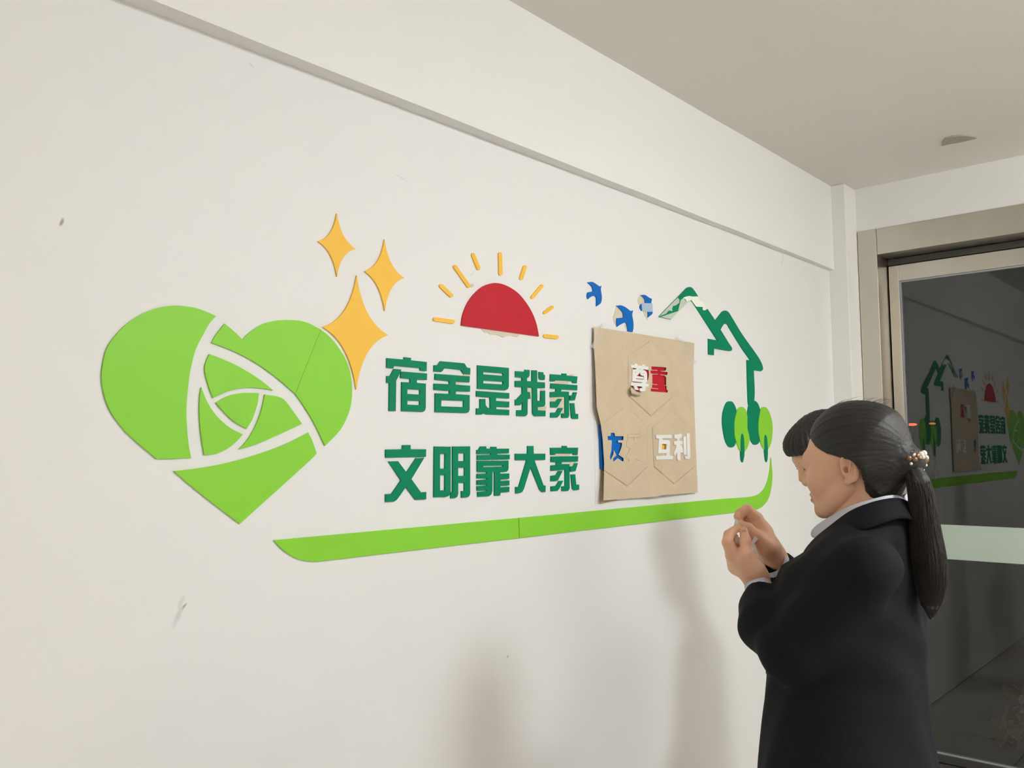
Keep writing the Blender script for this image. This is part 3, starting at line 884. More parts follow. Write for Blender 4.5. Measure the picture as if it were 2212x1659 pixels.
zun_add = [[(430, 335), (550, 335), (570, 280), (660, 280), (700, 355), (845, 370), (880, 320), (975, 325), (985, 385), (1115, 410), (1115, 530), (920, 512), (910, 535), (980, 560), (1040, 610), (1065, 690), (1070, 910), (1075, 1000), (1010, 1060), (1015, 1085), (1135, 1095), (1130, 1205), (1025, 1210), (1010, 1340), (960, 1390), (800, 1390), (765, 1290), (770, 1270), (870, 1260), (880, 1200), (430, 1160), (430, 1030), (480, 1030), (490, 510), (640, 510), (645, 475), (430, 440)],
           [(540, 1165), (650, 1175), (745, 1340), (580, 1325)]]
zun_sub = [[(440, 455), (640, 475), (635, 502), (440, 482)], [(905, 512), (1120, 540), (1120, 556), (905, 538)], [(775, 630), (800, 690), (840, 760), (940, 775), (948, 870), (925, 865), (915, 812), (640, 772), (720, 730)], [(620, 865), (945, 895), (940, 920), (620, 888)], [(425, 1000), (480, 985), (875, 1028), (870, 1055), (480, 1025), (425, 1022)], [(762, 495), (792, 495), (792, 522), (762, 522)], [(600, 620), (632, 620), (625, 645), (600, 645)], [(915, 650), (955, 650), (950, 676), (915, 676)]]
hu_add = [[(310, 455), (945, 450), (935, 590), (580, 590), (580, 650), (800, 655), (860, 690), (880, 740), (860, 1270), (1000, 1285), (985, 1420), (330, 1440), (310, 1300), (510, 1290), (720, 1270), (735, 1185), (405, 1180), (440, 600), (330, 585)]]
hu_sub = [[(560, 805), (745, 820), (730, 1030), (545, 1025)]]
li_add = [[(1045, 450), (1220, 430), (1270, 395), (1340, 420), (1345, 510), (1320, 570), (1255, 590), (1265, 685), (1385, 705), (1375, 830), (1270, 830), (1330, 880), (1370, 950), (1410, 1130), (1400, 1160), (1290, 1155), (1290, 1460), (1180, 1460), (1165, 1270), (1150, 1150), (1110, 1265), (1040, 1265), (1045, 1130), (1110, 1000), (1130, 850), (1045, 840), (1035, 710), (1150, 690), (1150, 600), (1060, 590)],
          [(1410, 510), (1510, 515), (1535, 1250), (1425, 1245)], [(1535, 385), (1655, 390), (1680, 1330), (1650, 1415), (1485, 1415), (1455, 1295), (1560, 1290)]]
for lab, crop, add, sub in (('white character standing on the brown paper beside the red one', KF, zun_add, zun_sub),
                            ('white character with a yellow square hole on the brown paper', KH, hu_add, hu_sub),
                            ('white character at the right edge of the brown paper', KH, li_add, [])):
    o = board('paper_character', [conv(crop, p) for p in add], [conv(crop, p) for p in sub], M['white_board'], 0.0132, 0.0175)
    tag(o, lab, 'character', 'white lettering on the brown paper')

# ------------------------------------------------------------------ people: implicit surfaces polygonised with surface nets
def smin(a, b, k):
    if k <= 0:
        return np.minimum(a, b)
    h = np.maximum(k-np.abs(a-b), 0)/k
    return np.minimum(a, b) - h*h*k*0.25


def smax(a, b, k):
    return -smin(-a, -b, k)


class Field:
    def __init__(self, lo, hi, h):
        self.lo, self.h = np.array(lo, np.float32), h
        n_ = [int(math.ceil((b-a)/h))+1 for a, b in zip(lo, hi)]
        ax = [np.float32(lo[i]) + np.arange(n_[i], dtype=np.float32)*np.float32(h) for i in range(3)]
        self.x, self.y, self.z = ax[0][:, None, None], ax[1][None, :, None], ax[2][None, None, :]
        self.d = np.full(n_, 10.0, np.float32)

    def window(self, c, rad):
        """index window around a local primitive keeps evaluation cheap"""
        sl = []
        for i in range(3):
            n_ = self.d.shape[i]
            a = int((c[i]-rad-self.lo[i])/self.h)-1
            b = int((c[i]+rad-self.lo[i])/self.h)+3
            sl.append(slice(max(0, min(n_, a)), max(0, min(n_, b))))
        return tuple(sl)

    def xyz(self, w):
        return self.x[w[0]], self.y[:, w[1]], self.z[:, :, w[2]]

    def ell(self, c, r, k=0.0, R=None, op='u', rad=None):
        w = self.window(c, (rad or max(r)*1.35+k*1.5+0.02))
        x, y, z = self.xyz(w)
        x, y, z = x-np.float32(c[0]), y-np.float32(c[1]), z-np.float32(c[2])
        if R is not None:
            x, y, z = (R[0][0]*x+R[1][0]*y+R[2][0]*z, R[0][1]*x+R[1][1]*y+R[2][1]*z, R[0][2]*x+R[1][2]*y+R[2][2]*z)
        k0 = np.sqrt((x/r[0])**2+(y/r[1])**2+(z/r[2])**2)
        k1 = np.sqrt((x/r[0]**2)**2+(y/r[1]**2)**2+(z/r[2]**2)**2)
        self.put(w, k0*(k0-1)/(k1+1e-6), k, op)

    def cap(self, a, b, ra, rb, k=0.0, op='u'):
        a, b = np.array(a, float), np.array(b, float)
        c = (a+b)/2
        w = self.window(c, np.linalg.norm(b-a)/2+max(ra, rb)+k*1.5+0.02)
        x, y, z = self.xyz(w)
        ba = b-a
        t = ((x-a[0])*ba[0]+(y-a[1])*ba[1]+(z-a[2])*ba[2])/(np.dot(ba, ba)+1e-12)
        t = np.clip(t, 0, 1).astype(np.float32)
        dd = np.sqrt((x-a[0]-t*ba[0])**2+(y-a[1]-t*ba[1])**2+(z-a[2]-t*ba[2])**2) - (ra+(rb-ra)*t)
        self.put(w, dd.astype(np.float32), k, op)

    def chain(self, pts, rs, k=0.0, kin=0.006):
        for i in range(len(pts)-1):
            self.cap(pts[i], pts[i+1], rs[i], rs[i+1], k if i == 0 else kin)

    def put(self, w, v, k, op):
        if op == 'u':
            self.d[w] = smin(self.d[w], v, k)
        elif op == 's':
            self.d[w] = smax(self.d[w], -v, k)
        else:
            self.d[w] = smax(self.d[w], v, k)

    def mesh(self):
        D = self.d
        nx, ny, nz = D.shape
        s = D < 0
        cnt = np.zeros((nx-1, ny-1, nz-1), np.int8)
        for i in (0, 1):
            for j in (0, 1):
                for k in (0, 1):
                    cnt += s[i:nx-1+i, j:ny-1+j, k:nz-1+k]
        act = (cnt > 0) & (cnt < 8)
        idx = -np.ones(act.shape, np.int64)
        cells = np.argwhere(act)
        idx[act] = np.arange(len(cells))
        acc = np.zeros((len(cells), 3))
        num = np.zeros(len(cells))
        corners = [(i, j, k) for i in (0, 1) for j in (0, 1) for k in (0, 1)]
        for a in corners:
            for ax in range(3):
                if a[ax] == 1:
                    continue
                b = list(a); b[ax] = 1
                va = D[cells[:, 0]+a[0], cells[:, 1]+a[1], cells[:, 2]+a[2]]
                vb = D[cells[:, 0]+b[0], cells[:, 1]+b[1], cells[:, 2]+b[2]]
                m = (va < 0) != (vb < 0)
                t = np.where(m, va/(va-vb+1e-20), 0)
                p = np.tile(np.array(a, float), (len(cells), 1))
                p[:, ax] += t
                acc += p*m[:, None]
                num += m
        V = (cells + acc/num[:, None])*self.h + self.lo
        faces = []
        for ax in range(3):
            u, v = [(1, 2), (2, 0), (0, 1)][ax]
            sl0 = [slice(None)]*3; sl1 = [slice(None)]*3
            sl0[ax] = slice(0, D.shape[ax]-1); sl1[ax] = slice(1, None)
            e0, e1 = s[tuple(sl0)], s[tuple(sl1)]
            for sgn in (0, 1):
                ch = (e0 & ~e1) if sgn == 0 else (~e0 & e1)
                pts = np.argwhere(ch)
                ok = (pts[:, u] > 0) & (pts[:, v] > 0) & (pts[:, u] < D.shape[u]-1) & (pts[:, v] < D.shape[v]-1)
                pts = pts[ok]
                q = []
                for du, dv in ((-1, -1), (0, -1), (0, 0), (-1, 0)):
                    c = pts.copy(); c[:, u] += du; c[:, v] += dv
                    q.append(idx[c[:, 0], c[:, 1], c[:, 2]])
                q = np.stack(q, 1)
                if sgn == 1:
                    q = q[:, ::-1]
                faces.append(q)
        return V, np.concatenate(faces)


def np_mesh(name, V, Fq, material, parent=None, smooth=True):
    me = bpy.data.meshes.new(name)
    me.vertices.add(len(V))
    me.vertices.foreach_set('co', np.asarray(V, np.float32).ravel())
    me.loops.add(Fq.size)
    me.loops.foreach_set('vertex_index', Fq.astype(np.int32).ravel())
    me.polygons.add(len(Fq))
    me.polygons.foreach_set('loop_start', np.arange(0, Fq.size, 4, dtype=np.int32))
    me.polygons.foreach_set('loop_total', np.full(len(Fq), 4, np.int32))
    me.polygons.foreach_set('use_smooth', np.full(len(Fq), smooth, bool))
    me.update(calc_edges=True)
    me.validate()
    me.materials.append(material)
    o = bpy.data.objects.new(name, me)
    COL.objects.link(o)
    if parent:
        o.parent = parent
        o.matrix_parent_inverse = parent.matrix_world.inverted()
    return o


def join_vf(lst):
    V, Fq, n_ = [], [], 0
    for v, f in lst:
        V.append(v); Fq.append(f+n_); n_ += len(v)
    return np.concatenate(V), np.concatenate(Fq)


def xf(Mx, V):
    V = np.asarray(V, float)
    return V @ np.array(Mx.to_3x3()).T + np.array(Mx.translation)


def tubes(name, curves, radii, sides, material, parent):
    V, Fq = [], []
    for pts, rr in zip(curves, radii):
        pts = np.asarray(pts, float)
        n0 = len(V)
        m_ = len(pts)
        for i in range(m_):
            t = pts[min(i+1, m_-1)]-pts[max(i-1, 0)]
            t /= np.linalg.norm(t)+1e-12
            a = np.cross(t, (0.31, 0.2, 0.93)); a /= np.linalg.norm(a)+1e-12
            b = np.cross(t, a)
            r_ = rr*(1-0.7*i/(m_-1))
            for s_ in range(sides):
                th = 2*math.pi*s_/sides
                V.append(pts[i]+r_*(math.cos(th)*a+math.sin(th)*b))
        for i in range(m_-1):
            for s_ in range(sides):
                Fq.append((n0+i*sides+s_, n0+i*sides+(s_+1) % sides, n0+(i+1)*sides+(s_+1) % sides, n0+(i+1)*sides+s_))
    return np_mesh(name, np.array(V), np.array(Fq), material, parent)


def face_field(f, s=1.0, male=False):
    """head in its own frame: x right, y forward, z up, origin between the ears at eye height"""
    f.ell((0, -0.020, 0.036), (0.074, 0.094, 0.086), 0)
    f.ell((0, 0.028, -0.005), (0.063, 0.066, 0.085), 0.03)
    f.ell((0, 0.030, -0.072), (0.052, 0.058, 0.042), 0.03)
    f.ell((0, 0.076, -0.103), (0.020, 0.017, 0.016), 0.025)
    for sx in (-1, 1):
        f.ell((sx*0.040, 0.052, -0.036), (0.027, 0.032, 0.030), 0.022)
        f.cap((sx*0.050, -0.010, -0.055), (sx*0.030, 0.050, -0.098), 0.018, 0.016, 0.02)
        f.ell((sx*0.031, 0.101, 0.000), (0.018, 0.014, 0.011), 0.014, op='s')
        f.ell((sx*0.031, 0.077, -0.002), (0.0155, 0.0145, 0.0135), 0.005)
    f.cap((-0.034, 0.079, 0.020), (0.034, 0.079, 0.020), 0.0105, 0.0105, 0.018)
    f.cap((0, 0.090, 0.004), (0, 0.107, -0.034), 0.0065, 0.0105, 0.012)
    for sx in (-1, 1):
        f.ell((sx*0.011, 0.098, -0.037), (0.0085, 0.010, 0.0075), 0.006)
        f.ell((sx*0.006, 0.103, -0.0445), (0.003, 0.005, 0.003), 0.002, op='s')
    f.ell((0, 0.088, -0.064), (0.022, 0.012, 0.008), 0.008)
    f.ell((0, 0.087, -0.077), (0.020, 0.011, 0.008), 0.006)
    f.ell((0, 0.100, -0.0705), (0.022, 0.005, 0.0016), 0.003, op='s')
    for sx in (-1, 1):
        c0 = (sx*0.076, -0.030, -0.014)
        R = Matrix.Rotation(sx*-0.45, 3, 'Z') @ Matrix.Rotation(-0.18, 3, 'X')
        R = [list(r) for r in R]
        f.ell(c0, (0.0075, 0.0185, 0.031), 0.006, R)
        f.ell((c0[0]+sx*0.0062, c0[1]+0.002, c0[2]+0.003), (0.0062, 0.0125, 0.020), 0.002, R, op='s')
        f.ell((c0[0]+sx*0.002, c0[1]+0.008, c0[2]-0.003), (0.006, 0.0048, 0.0065), 0.002, op='s')
        f.cap((c0[0]+sx*0.003, c0[1]+0.000, c0[2]-0.006), (c0[0]+sx*0.003, c0[1]-0.004, c0[2]+0.012), 0.003, 0.0025, 0.003)
        f.ell((c0[0]-sx*0.001, c0[1]+0.008, c0[2]-0.028), (0.006, 0.008, 0.008), 0.006)
        f.ell((c0[0]-sx*0.002, c0[1]+0.016, c0[2]-0.004), (0.004, 0.005, 0.006), 0.003)


def hairline(f, table, k=0.006, slope=0.85):
    zs = [t[0] for t in table]; ys = [t[1] for t in table]
    gz = np.interp(f.z, zs, ys).astype(np.float32)
    f.d = smax(f.d, (f.y-gz)*slope + 0*f.x, k)


# ---- the woman in front -------------------------------------------------
WX, WY = 1.815, -0.95
woman = empty('person', (WX, WY, 0))
tag(woman, 'woman in a dark navy suit with a long ponytail holding small white letters', 'person')
HC = Vector((1.815, -0.979, 1.472))
MH = Matrix.Translation(HC) @ Matrix.Rotation(math.radians(-2), 4, 'Z') @ Matrix.Rotation(math.radians(-6), 4, 'X') @ Matrix.Scale(0.925, 4)
f = Field((-0.10, -0.135, -0.135), (0.10, 0.125, 0.135), 0.0024)
face_field(f)
Vh, Fh = f.mesh()
Vh = xf(MH, Vh)
NB = Vector((1.815, -1.012, 1.335))
hinge = MH @ Vector((0, -0.030, -0.045))
f = Field((WX-0.13, WY-0.24, 1.22), (WX+0.13, WY+0.16, 1.50), 0.004)
f.cap(hinge, NB, 0.050, 0.056, 0)
f.cap(MH @ Vector((0, 0.020, -0.075)), (WX, -0.975, 1.325), 0.030, 0.032, 0.03)
f.cap(NB, (WX-0.05, -1.02, 1.28), 0.045, 0.04, 0.04)
f.cap(NB, (WX+0.05, -1.02, 1.28), 0.045, 0.04, 0.04)
Vn, Fn = f.mesh()

# hands: joints measured in the photograph, each with its own distance from the lens
HZc = (1500, 1060, 7.9)
def hp(x, y, dz, base):
    return at(HZc[0]+x/HZc[2], HZc[1]+y/HZc[2], base+dz)
LB, RB = 1.872, 1.935
def L_(x, y, dz): return hp(x, y, dz, LB)
def R_(x, y, dz): return hp(x, y, dz, RB)
def hand(parts, h=0.0016):
    pts = np.array([p for ch, rs, k, kin in parts for p in ch])
    lo, hi = pts.min(0)-0.04, pts.max(0)+0.04
    f = Field(lo, hi, h)
    for ch, rs, k, kin in parts:
        f.chain(ch, rs, k, kin)
    return f.mesh()
left_parts = [
 ([L_(1150, 1800, 0.0), L_(1085, 1560, 0), L_(1010, 1400, 0.0)], [0.027, 0.0235, 0.024], 0, 0.01),
 ([L_(1030, 1440, 0.004), L_(830, 1180, 0.0), L_(660, 1090, 0.002)], [0.023, 0.024, 0.0165], 0.02, 0.01),
 ([L_(1020, 1440, 0.016), L_(760, 1230, 0.022), L_(640, 1090, 0.026)], [0.020, 0.023, 0.015], 0.016, 0.01),
 ([L_(1010, 1450, 0.030), L_(740, 1270, 0.044), L_(660, 1130, 0.05)], [0.018, 0.020, 0.014], 0.016, 0.01),
 ([L_(655, 1085, 0.0), L_(568, 850, -0.006), L_(625, 720, 0.0), L_(735, 632, 0.008)], [0.0135, 0.0112, 0.0098, 0.0080], 0.004, 0.002),
 ([L_(640, 1090, 0.024), L_(556, 880, 0.020), L_(578, 745, 0.024), L_(660, 675, 0.022)], [0.013, 0.0112, 0.0098, 0.0082], 0.003, 0.002),
 ([L_(655, 1120, 0.046), L_(590, 940, 0.050), L_(615, 830, 0.056), L_(690, 790, 0.046)], [0.0125, 0.0105, 0.0095, 0.008], 0.003, 0.002),
 ([L_(700, 1170, 0.062), L_(650, 1030, 0.070), L_(680, 940, 0.074), L_(740, 905, 0.064)], [0.011, 0.009, 0.0085, 0.0072], 0.003, 0.002),
 ([L_(960, 1330, -0.008), L_(885, 1060, -0.020), L_(868, 850, -0.016), L_(842, 680, -0.002)], [0.021, 0.0130, 0.0112, 0.0088], 0.018, 0.004)]
right_parts = [
 ([R_(1720, 1470, 0.03), R_(1400, 1150, 0.006), R_(1290, 1000, 0.0)], [0.024, 0.0215, 0.0225], 0, 0.01),
 ([R_(1300, 1040, 0.006), R_(1150, 720, 0.008), R_(1060, 480, 0.010)], [0.024, 0.023, 0.0150], 0.018, 0.01),
 ([R_(1280, 1060, 0.020), R_(1120, 760, 0.030), R_(1040, 540, 0.032)], [0.021, 0.021, 0.014], 0.016, 0.01),
 ([R_(1270, 1090, 0.034), R_(1080, 830, 0.048), R_(1010, 620, 0.052)], [0.018, 0.019, 0.013], 0.016, 0.01),
 ([R_(1055, 470, 0.010), R_(900, 320, 0.004), R_(785, 385, 0.0), R_(758, 470, -0.004)], [0.0135, 0.0122, 0.0108, 0.0088], 0.004, 0.002),
 ([R_(1030, 530, 0.032), R_(870, 360, 0.030), R_(755, 440, 0.024), R_(780, 545, 0.014)], [0.0135, 0.0118, 0.0105, 0.0088], 0.003, 0.002),
 ([R_(1000, 610, 0.052), R_(870, 470, 0.056), R_(790, 560, 0.050), R_(830, 640, 0.036)], [0.0125, 0.011, 0.010, 0.0085], 0.003, 0.002),
 ([R_(1010, 700, 0.066), R_(900, 600, 0.074), R_(840, 680, 0.066), R_(880, 740, 0.052)], [0.011, 0.0095, 0.009, 0.0075], 0.003, 0.002),
 ([R_(1220, 960, -0.016), R_(1050, 770, -0.026), R_(920, 640, -0.022), R_(812, 575, -0.014)], [0.020, 0.0135, 0.0118, 0.0088], 0.018, 0.004)]
VL, FL = hand(left_parts)
VR, FR = hand(right_parts)
# legs and forearms of the same body, inside the clothes
f = Field((WX-0.26, WY-0.20, 0.02), (WX+0.26, WY+0.22, 1.36), 0.012)
def bodycap(a, b, ra, rb, k=0.03): f.cap(a, b, ra, rb, k)
for sx in (-1, 1):
    bodycap((WX+sx*0.085, WY, 0.86), (WX+sx*0.085, WY+0.01, 0.48), 0.075, 0.052)
    bodycap((WX+sx*0.085, WY+0.01, 0.48), (WX+sx*0.085, WY-0.01, 0.09), 0.050, 0.036)
    bodycap((WX+sx*0.085, WY-0.02, 0.06), (WX+sx*0.085, WY+0.12, 0.045), 0.034, 0.028)
f.ell((WX, WY, 0.90), (0.15, 0.11, 0.12), 0.05)
f.ell((WX, WY-0.02, 1.10), (0.13, 0.09, 0.15), 0.06)
f.ell((WX, WY-0.075, 1.26), (0.13, 0.055, 0.06), 0.04)
Vb, Fb = f.mesh()
V, Fq = join_vf([(Vh, Fh), (Vn, Fn), (VL, FL), (VR, FR), (Vb, Fb)])
body = np_mesh('body', V, Fq, M['skin'], woman)

# thumb and finger nails on the near hand
def nail(c, nrm, along, w, l):
    nrm = np.array(nrm); nrm = nrm/np.linalg.norm(nrm)
    along = np.array(along); along = along-nrm*np.dot(along, nrm); along /= np.linalg.norm(along)
    sd_ = np.cross(nrm, along)
    V, Fc = [], []
    for i in range(5):
        for j in range(5):
            u, v = (i/4-0.5)*2, (j/4-0.5)*2
            ww = w*(1-0.18*v*v)
            V.append(np.array(c)+sd_*u*ww/2+along*v*l/2+nrm*(0.0006-0.0022*u*u-0.0006*v*v))
    for i in range(4):
        for j in range(4):
            Fc.append((i*5+j, i*5+j+1, i*5+j+6, i*5+j+5))
    o = link_mesh('fingernail', V, Fc, M['nail'], body, True)
    sdm = o.modifiers.new('thick', 'SOLIDIFY'); sdm.thickness = 0.0005
    return o
tv = L_(842, 680, -0.002)-L_(868, 850, -0.016)
nail(L_(852, 712, -0.0145), CAM-L_(842, 690, 0), tv, 0.011, 0.012)

# face details
def eye_parts(Mx, parent, looking_down=True):
    for sx in (-1, 1):
        c = Mx @ Vector((sx*0.031, 0.0775, -0.002))
        bm = bmesh.new()
        bmesh.ops.create_uvsphere(bm, u_segments=20, v_segments=12, radius=0.0128)
        bmesh.ops.transform(bm, matrix=Matrix.Translation(c), verts=bm.verts[:])
        # lash line: thin dark arc over the lid
        me = bpy.data.meshes.new('eye'); bm.to_mesh(me); bm.free()
        me.materials.append(M['eye_white'])
        o = bpy.data.objects.new('eye', me); COL.objects.link(o)
        o.parent = parent; o.matrix_parent_inverse = parent.matrix_world.inverted()
        arc = []
        for t in np.linspace(-1, 1, 12):
            a = t*0.95
            arc.append(np.array(Mx @ Vector((sx*0.031+math.sin(a)*0.0150, 0.0775+math.cos(a)*0.0147, -0.0052-0.0022*(1-t*t)))))
        tubes('eyelash', [arc], [0.0016], 5, M['eye_dark'], parent)
        brow = []
        for t in np.linspace(0, 1, 9):
            xx = 0.014+0.036*t
            brow.append(np.array(Mx @ Vector((sx*xx, 0.0915-0.020*t*t, 0.0165+0.005*math.sin(t*2.4)))))
        tubes('eyebrow', [brow], [0.0034], 6, M['hair'], parent)
    V, Fc = [], []
    for part, (z0, hh) in enumerate(((-0.0645, 0.0052), (-0.0765, 0.0056))):
        n0 = len(V)
        for i in range(9):
            t = i/8*2-1
            for j in range(3):
                v = (j-1)
                V.append(np.array(Mx @ Vector((t*0.0215, 0.1000-0.0085*t*t-0.0020*abs(v), z0+v*hh*(1-t*t*0.9)))))
        for i in range(8):
            for j in range(2):
                Fc.append((n0+i*3+j, n0+i*3+j+1, n0+(i+1)*3+j+1, n0+(i+1)*3+j))
    o = link_mesh('lips', V, Fc, M['lip'], parent, True)
    return o
eye_parts(MH, woman)

# hair: cap swept back to the tie, then the ponytail
TIE = Vector((0.0, -0.128, -0.012))
f = Field((-0.115, -0.165, -0.125), (0.115, 0.115, 0.155), 0.003)
f.ell((0, -0.022, 0.040), (0.0835, 0.106, 0.096), 0)
f.cap((0, -0.070, 0.030), TIE, 0.070, 0.020, 0.04)
f.cap((0.0, -0.060, -0.050), TIE, 0.056, 0.018, 0.035)
for sx in (-1, 1):
    f.cap((sx*0.045, -0.045, -0.010), TIE, 0.036, 0.016, 0.03)
tab = [(-0.13, -0.050), (-0.075, -0.042), (-0.045, -0.050), (-0.020, -0.052), (0.000, -0.040), (0.012, -0.008), (0.024, 0.022), (0.040, 0.046), (0.062, 0.066), (0.085, 0.080), (0.16, 0.10)]
hairline(f, tab, 0.008)
# strand relief along the combing direction
ang = np.arctan2(f.x, f.z-0.0) + 0*f.y
f.d = f.d + (0.0006*np.sin(ang*46+f.y*30)*np.sin(ang*9+f.y*17)+0.0004*np.sin(ang*83+3+f.y*55)).astype(np.float32)
Vq, Fq = f.mesh()
hair = np_mesh('hair', xf(MH, Vq), Fq, M['hair'], woman)
hair['label'] = 'dark hair combed back from the face'

curves, rads = [], []
cen, rad_ = np.array((0, -0.022, 0.040)), np.array((0.0845, 0.107, 0.097))
tie = np.array(TIE)
tdir = (tie-cen)/rad_; tdir /= np.linalg.norm(tdir)
for i in range(2600):
    z = rng.uniform(-0.06, 0.135)
    yl = np.interp(z, [t[0] for t in tab], [t[1] for t in tab])
    th = rng.uniform(0, 2*math.pi)
    # a start point on the hairline
    s0 = np.array([rng.choice([-1, 1])*1.0, (yl-cen[1])/rad_[1], (z-cen[2])/rad_[2]])
    q2 = 1-s0[1]**2-s0[2]**2
    if q2 <= 0:
        continue
    s0[0] *= math.sqrt(q2)
    t0 = rng.uniform(0, 0.5) if z > 0.045 else rng.uniform(0.22, 0.6)
    om = math.acos(max(-1, min(1, float(np.dot(s0, tdir)))))
    if om < 0.15:
        continue
    pts = []
    lift = 1+rng.uniform(-0.004, 0.016)
    for t in np.linspace(t0, 1, 13):
        d_ = (math.sin((1-t)*om)*s0+math.sin(t*om)*tdir)/math.sin(om)
        d_ = d_/np.linalg.norm(d_)
        p = cen+d_*rad_*lift
        e = max(0, (t-0.6)/0.4)
        p = p*(1-e**2)+tie*e**2
        if p[1] > np.interp(p[2], [t_[0] for t_ in tab], [t_[1] for t_ in tab])-0.002:
            pts = []
            continue
        pts.append(p)
    if len(pts) < 5:
        continue
    curves.append(xf(MH, np.array(pts)))
    rads.append(rng.uniform(0.0003, 0.0007))
# loose hairs above the crown
for i in range(70):
    a, b = rng.uniform(-0.9, 0.9), rng.uniform(-0.2, 1.3)
    d_ = np.array([math.sin(a)*math.cos(b-0.3), math.sin(b-0.3)*-0.8, math.cos(a)*0.9]); d_ /= np.linalg.norm(d_)
    p = cen+d_*rad_
    pts = [p+d_*0.012*t+np.array([0, -0.025*t, 0])+np.array([0, 0, -0.006*t*t]) for t in np.linspace(0, 1, 6)]
    curves.append(xf(MH, np.array(pts))); rads.append(0.0003)
hs = tubes('hair_strands', curves, rads, 3, M['strand'], hair)
hs['kind'] = 'stuff'

T0 = np.array(MH @ TIE)
def pt(px, py, d): return at(px, py, d)
tail_c = [T0, pt(1984, 1040, 1.690), pt(1992, 1080, 1.688), pt(1998, 1140, 1.682), pt(2006, 1200, 1.676), pt(2010, 1255, 1.672), pt(2010, 1300, 1.670), pt(2012, 1335, 1.670)]
tail_r = [0.014, 0.020, 0.0225, 0.025, 0.029, 0.027, 0.018, 0.004]
lo, hi = np.min(tail_c, 0)-0.06, np.max(tail_c, 0)+0.06
f = Field(lo, hi, 0.0035)
f.chain(tail_c, tail_r, 0, 0.0)
zc = np.array(tail_c)[::-1, 2]
cxz = np.interp(f.z, zc, np.array(tail_c)[::-1, 0]).astype(np.float32)
cyz = np.interp(f.z, zc, np.array(tail_c)[::-1, 1]).astype(np.float32)
aa = np.arctan2(f.y-cyz, f.x-cxz)
f.d = f.d + (0.0009*np.sin(aa*9+f.z*9)+0.0006*np.sin(aa*17-f.z*14)).astype(np.float32)
Vq, Fq = f.mesh()
tail = np_mesh('ponytail', Vq, Fq, M['hair'], woman)
curves, rads = [], []
tc_, tr_ = np.array(tail_c), np.array(tail_r)
tt_ = np.linspace(0, 1, len(tc_))
for i in range(1100):
    th = rng.uniform(0, 2*math.pi); rr0 = rng.uniform(0.9, 1.12)
    e = rng.uniform(0.8, 1.0)
    pts = []
    for t in np.linspace(0.02, e, 16):
        c = np.array([np.interp(t, tt_, tc_[:, k]) for k in range(3)])
        r_ = np.interp(t, tt_, tr_)*rr0
        th2 = th+0.4*math.sin(t*3+i)
        pts.append(c+r_*(math.cos(th2)*right+math.sin(th2)*fwd))
    curves.append(pts); rads.append(rng.uniform(0.0004, 0.0008))
hs = tubes('hair_strands', curves, rads, 3, M['strand'], tail)
hs['kind'] = 'stuff'

# beaded hair tie
ht = empty('hair_tie', T0)
ht.parent = woman; ht.matrix_parent_inverse = woman.matrix_world.inverted()
ht['label'] = 'hair tie of white pearls and brown beads'
Rb = np.array(MH.to_3x3())
pearl_me = {}
tie_ax = tc_[1]-T0; tie_ax /= np.linalg.norm(tie_ax)
back_ax = Rb @ np.array((0, 1.0, 0.0)); back_ax /= np.linalg.norm(back_ax)
ua = np.cross(tie_ax, (0, 0, 1)); ua /= np.linalg.norm(ua); ub = np.cross(tie_ax, ua)
bm = bmesh.new()
for i in range(30):
    t = i/30*2*math.pi
    c = T0-back_ax*0.010+tie_ax*0.004+0.018*(math.cos(t)*ua+math.sin(t)*ub)
    r = bmesh.ops.create_uvsphere(bm, u_segments=8, v_segments=6, radius=0.006)
    bmesh.ops.translate(bm, vec=c, verts=r['verts'])
me = bpy.data.meshes.new('band'); bm.to_mesh(me); bm.free(); me.materials.append(M['gold'])
o = bpy.data.objects.new('band', me); COL.objects.link(o); o.parent = ht; o.matrix_parent_inverse = ht.matrix_world.inverted()
for i in range(46):
    rr_ = [0.0062, 0.0040, 0.0030][(i*7) % 3 if i > 2 else 0]
    mt = 'pearl' if i % 4 != 3 else 'gold'
    if (rr_, mt) not in pearl_me:
        bm = bmesh.new(); bmesh.ops.create_uvsphere(bm, u_segments=12, v_segments=8, radius=rr_)
        for fc in bm.faces: fc.smooth = True
        me = bpy.data.meshes.new('bead'); bm.to_mesh(me); bm.free(); me.materials.append(M[mt]); pearl_me[(rr_, mt)] = me
    t = rng.uniform(0, 2*math.pi)
    R0 = rng.uniform(0.020, 0.027)
    c = T0-back_ax*0.010+tie_ax*rng.uniform(-0.012, 0.016)+R0*(math.cos(t)*ua+math.sin(t)*ub)
    o = bpy.data.objects.new('bead', pearl_me[(rr_, mt)]); COL.objects.link(o)
    o.location = c; o.parent = ht; o.matrix_parent_inverse = ht.matrix_world.inverted()

# ---- clothes of the woman
def torso(f, cx, cy, tab, k=0.0, op='u'):
    zs = [t[0] for t in tab]
    a = np.interp(f.z, zs, [t[1] for t in tab]).astype(np.float32)
    b = np.interp(f.z, zs, [t[2] for t in tab]).astype(np.float32)
    oy = np.interp(f.z, zs, [t[3] for t in tab]).astype(np.float32)
    q = np.sqrt(((f.x-cx)/a)**2+((f.y-cy-oy)/b)**2)
    d = (q-1)*np.minimum(a, b)
    d = np.maximum(d, np.maximum(f.z-zs[-1], zs[0]-f.z))
    f.put((slice(None),)*3, d.astype(np.float32), k, op)

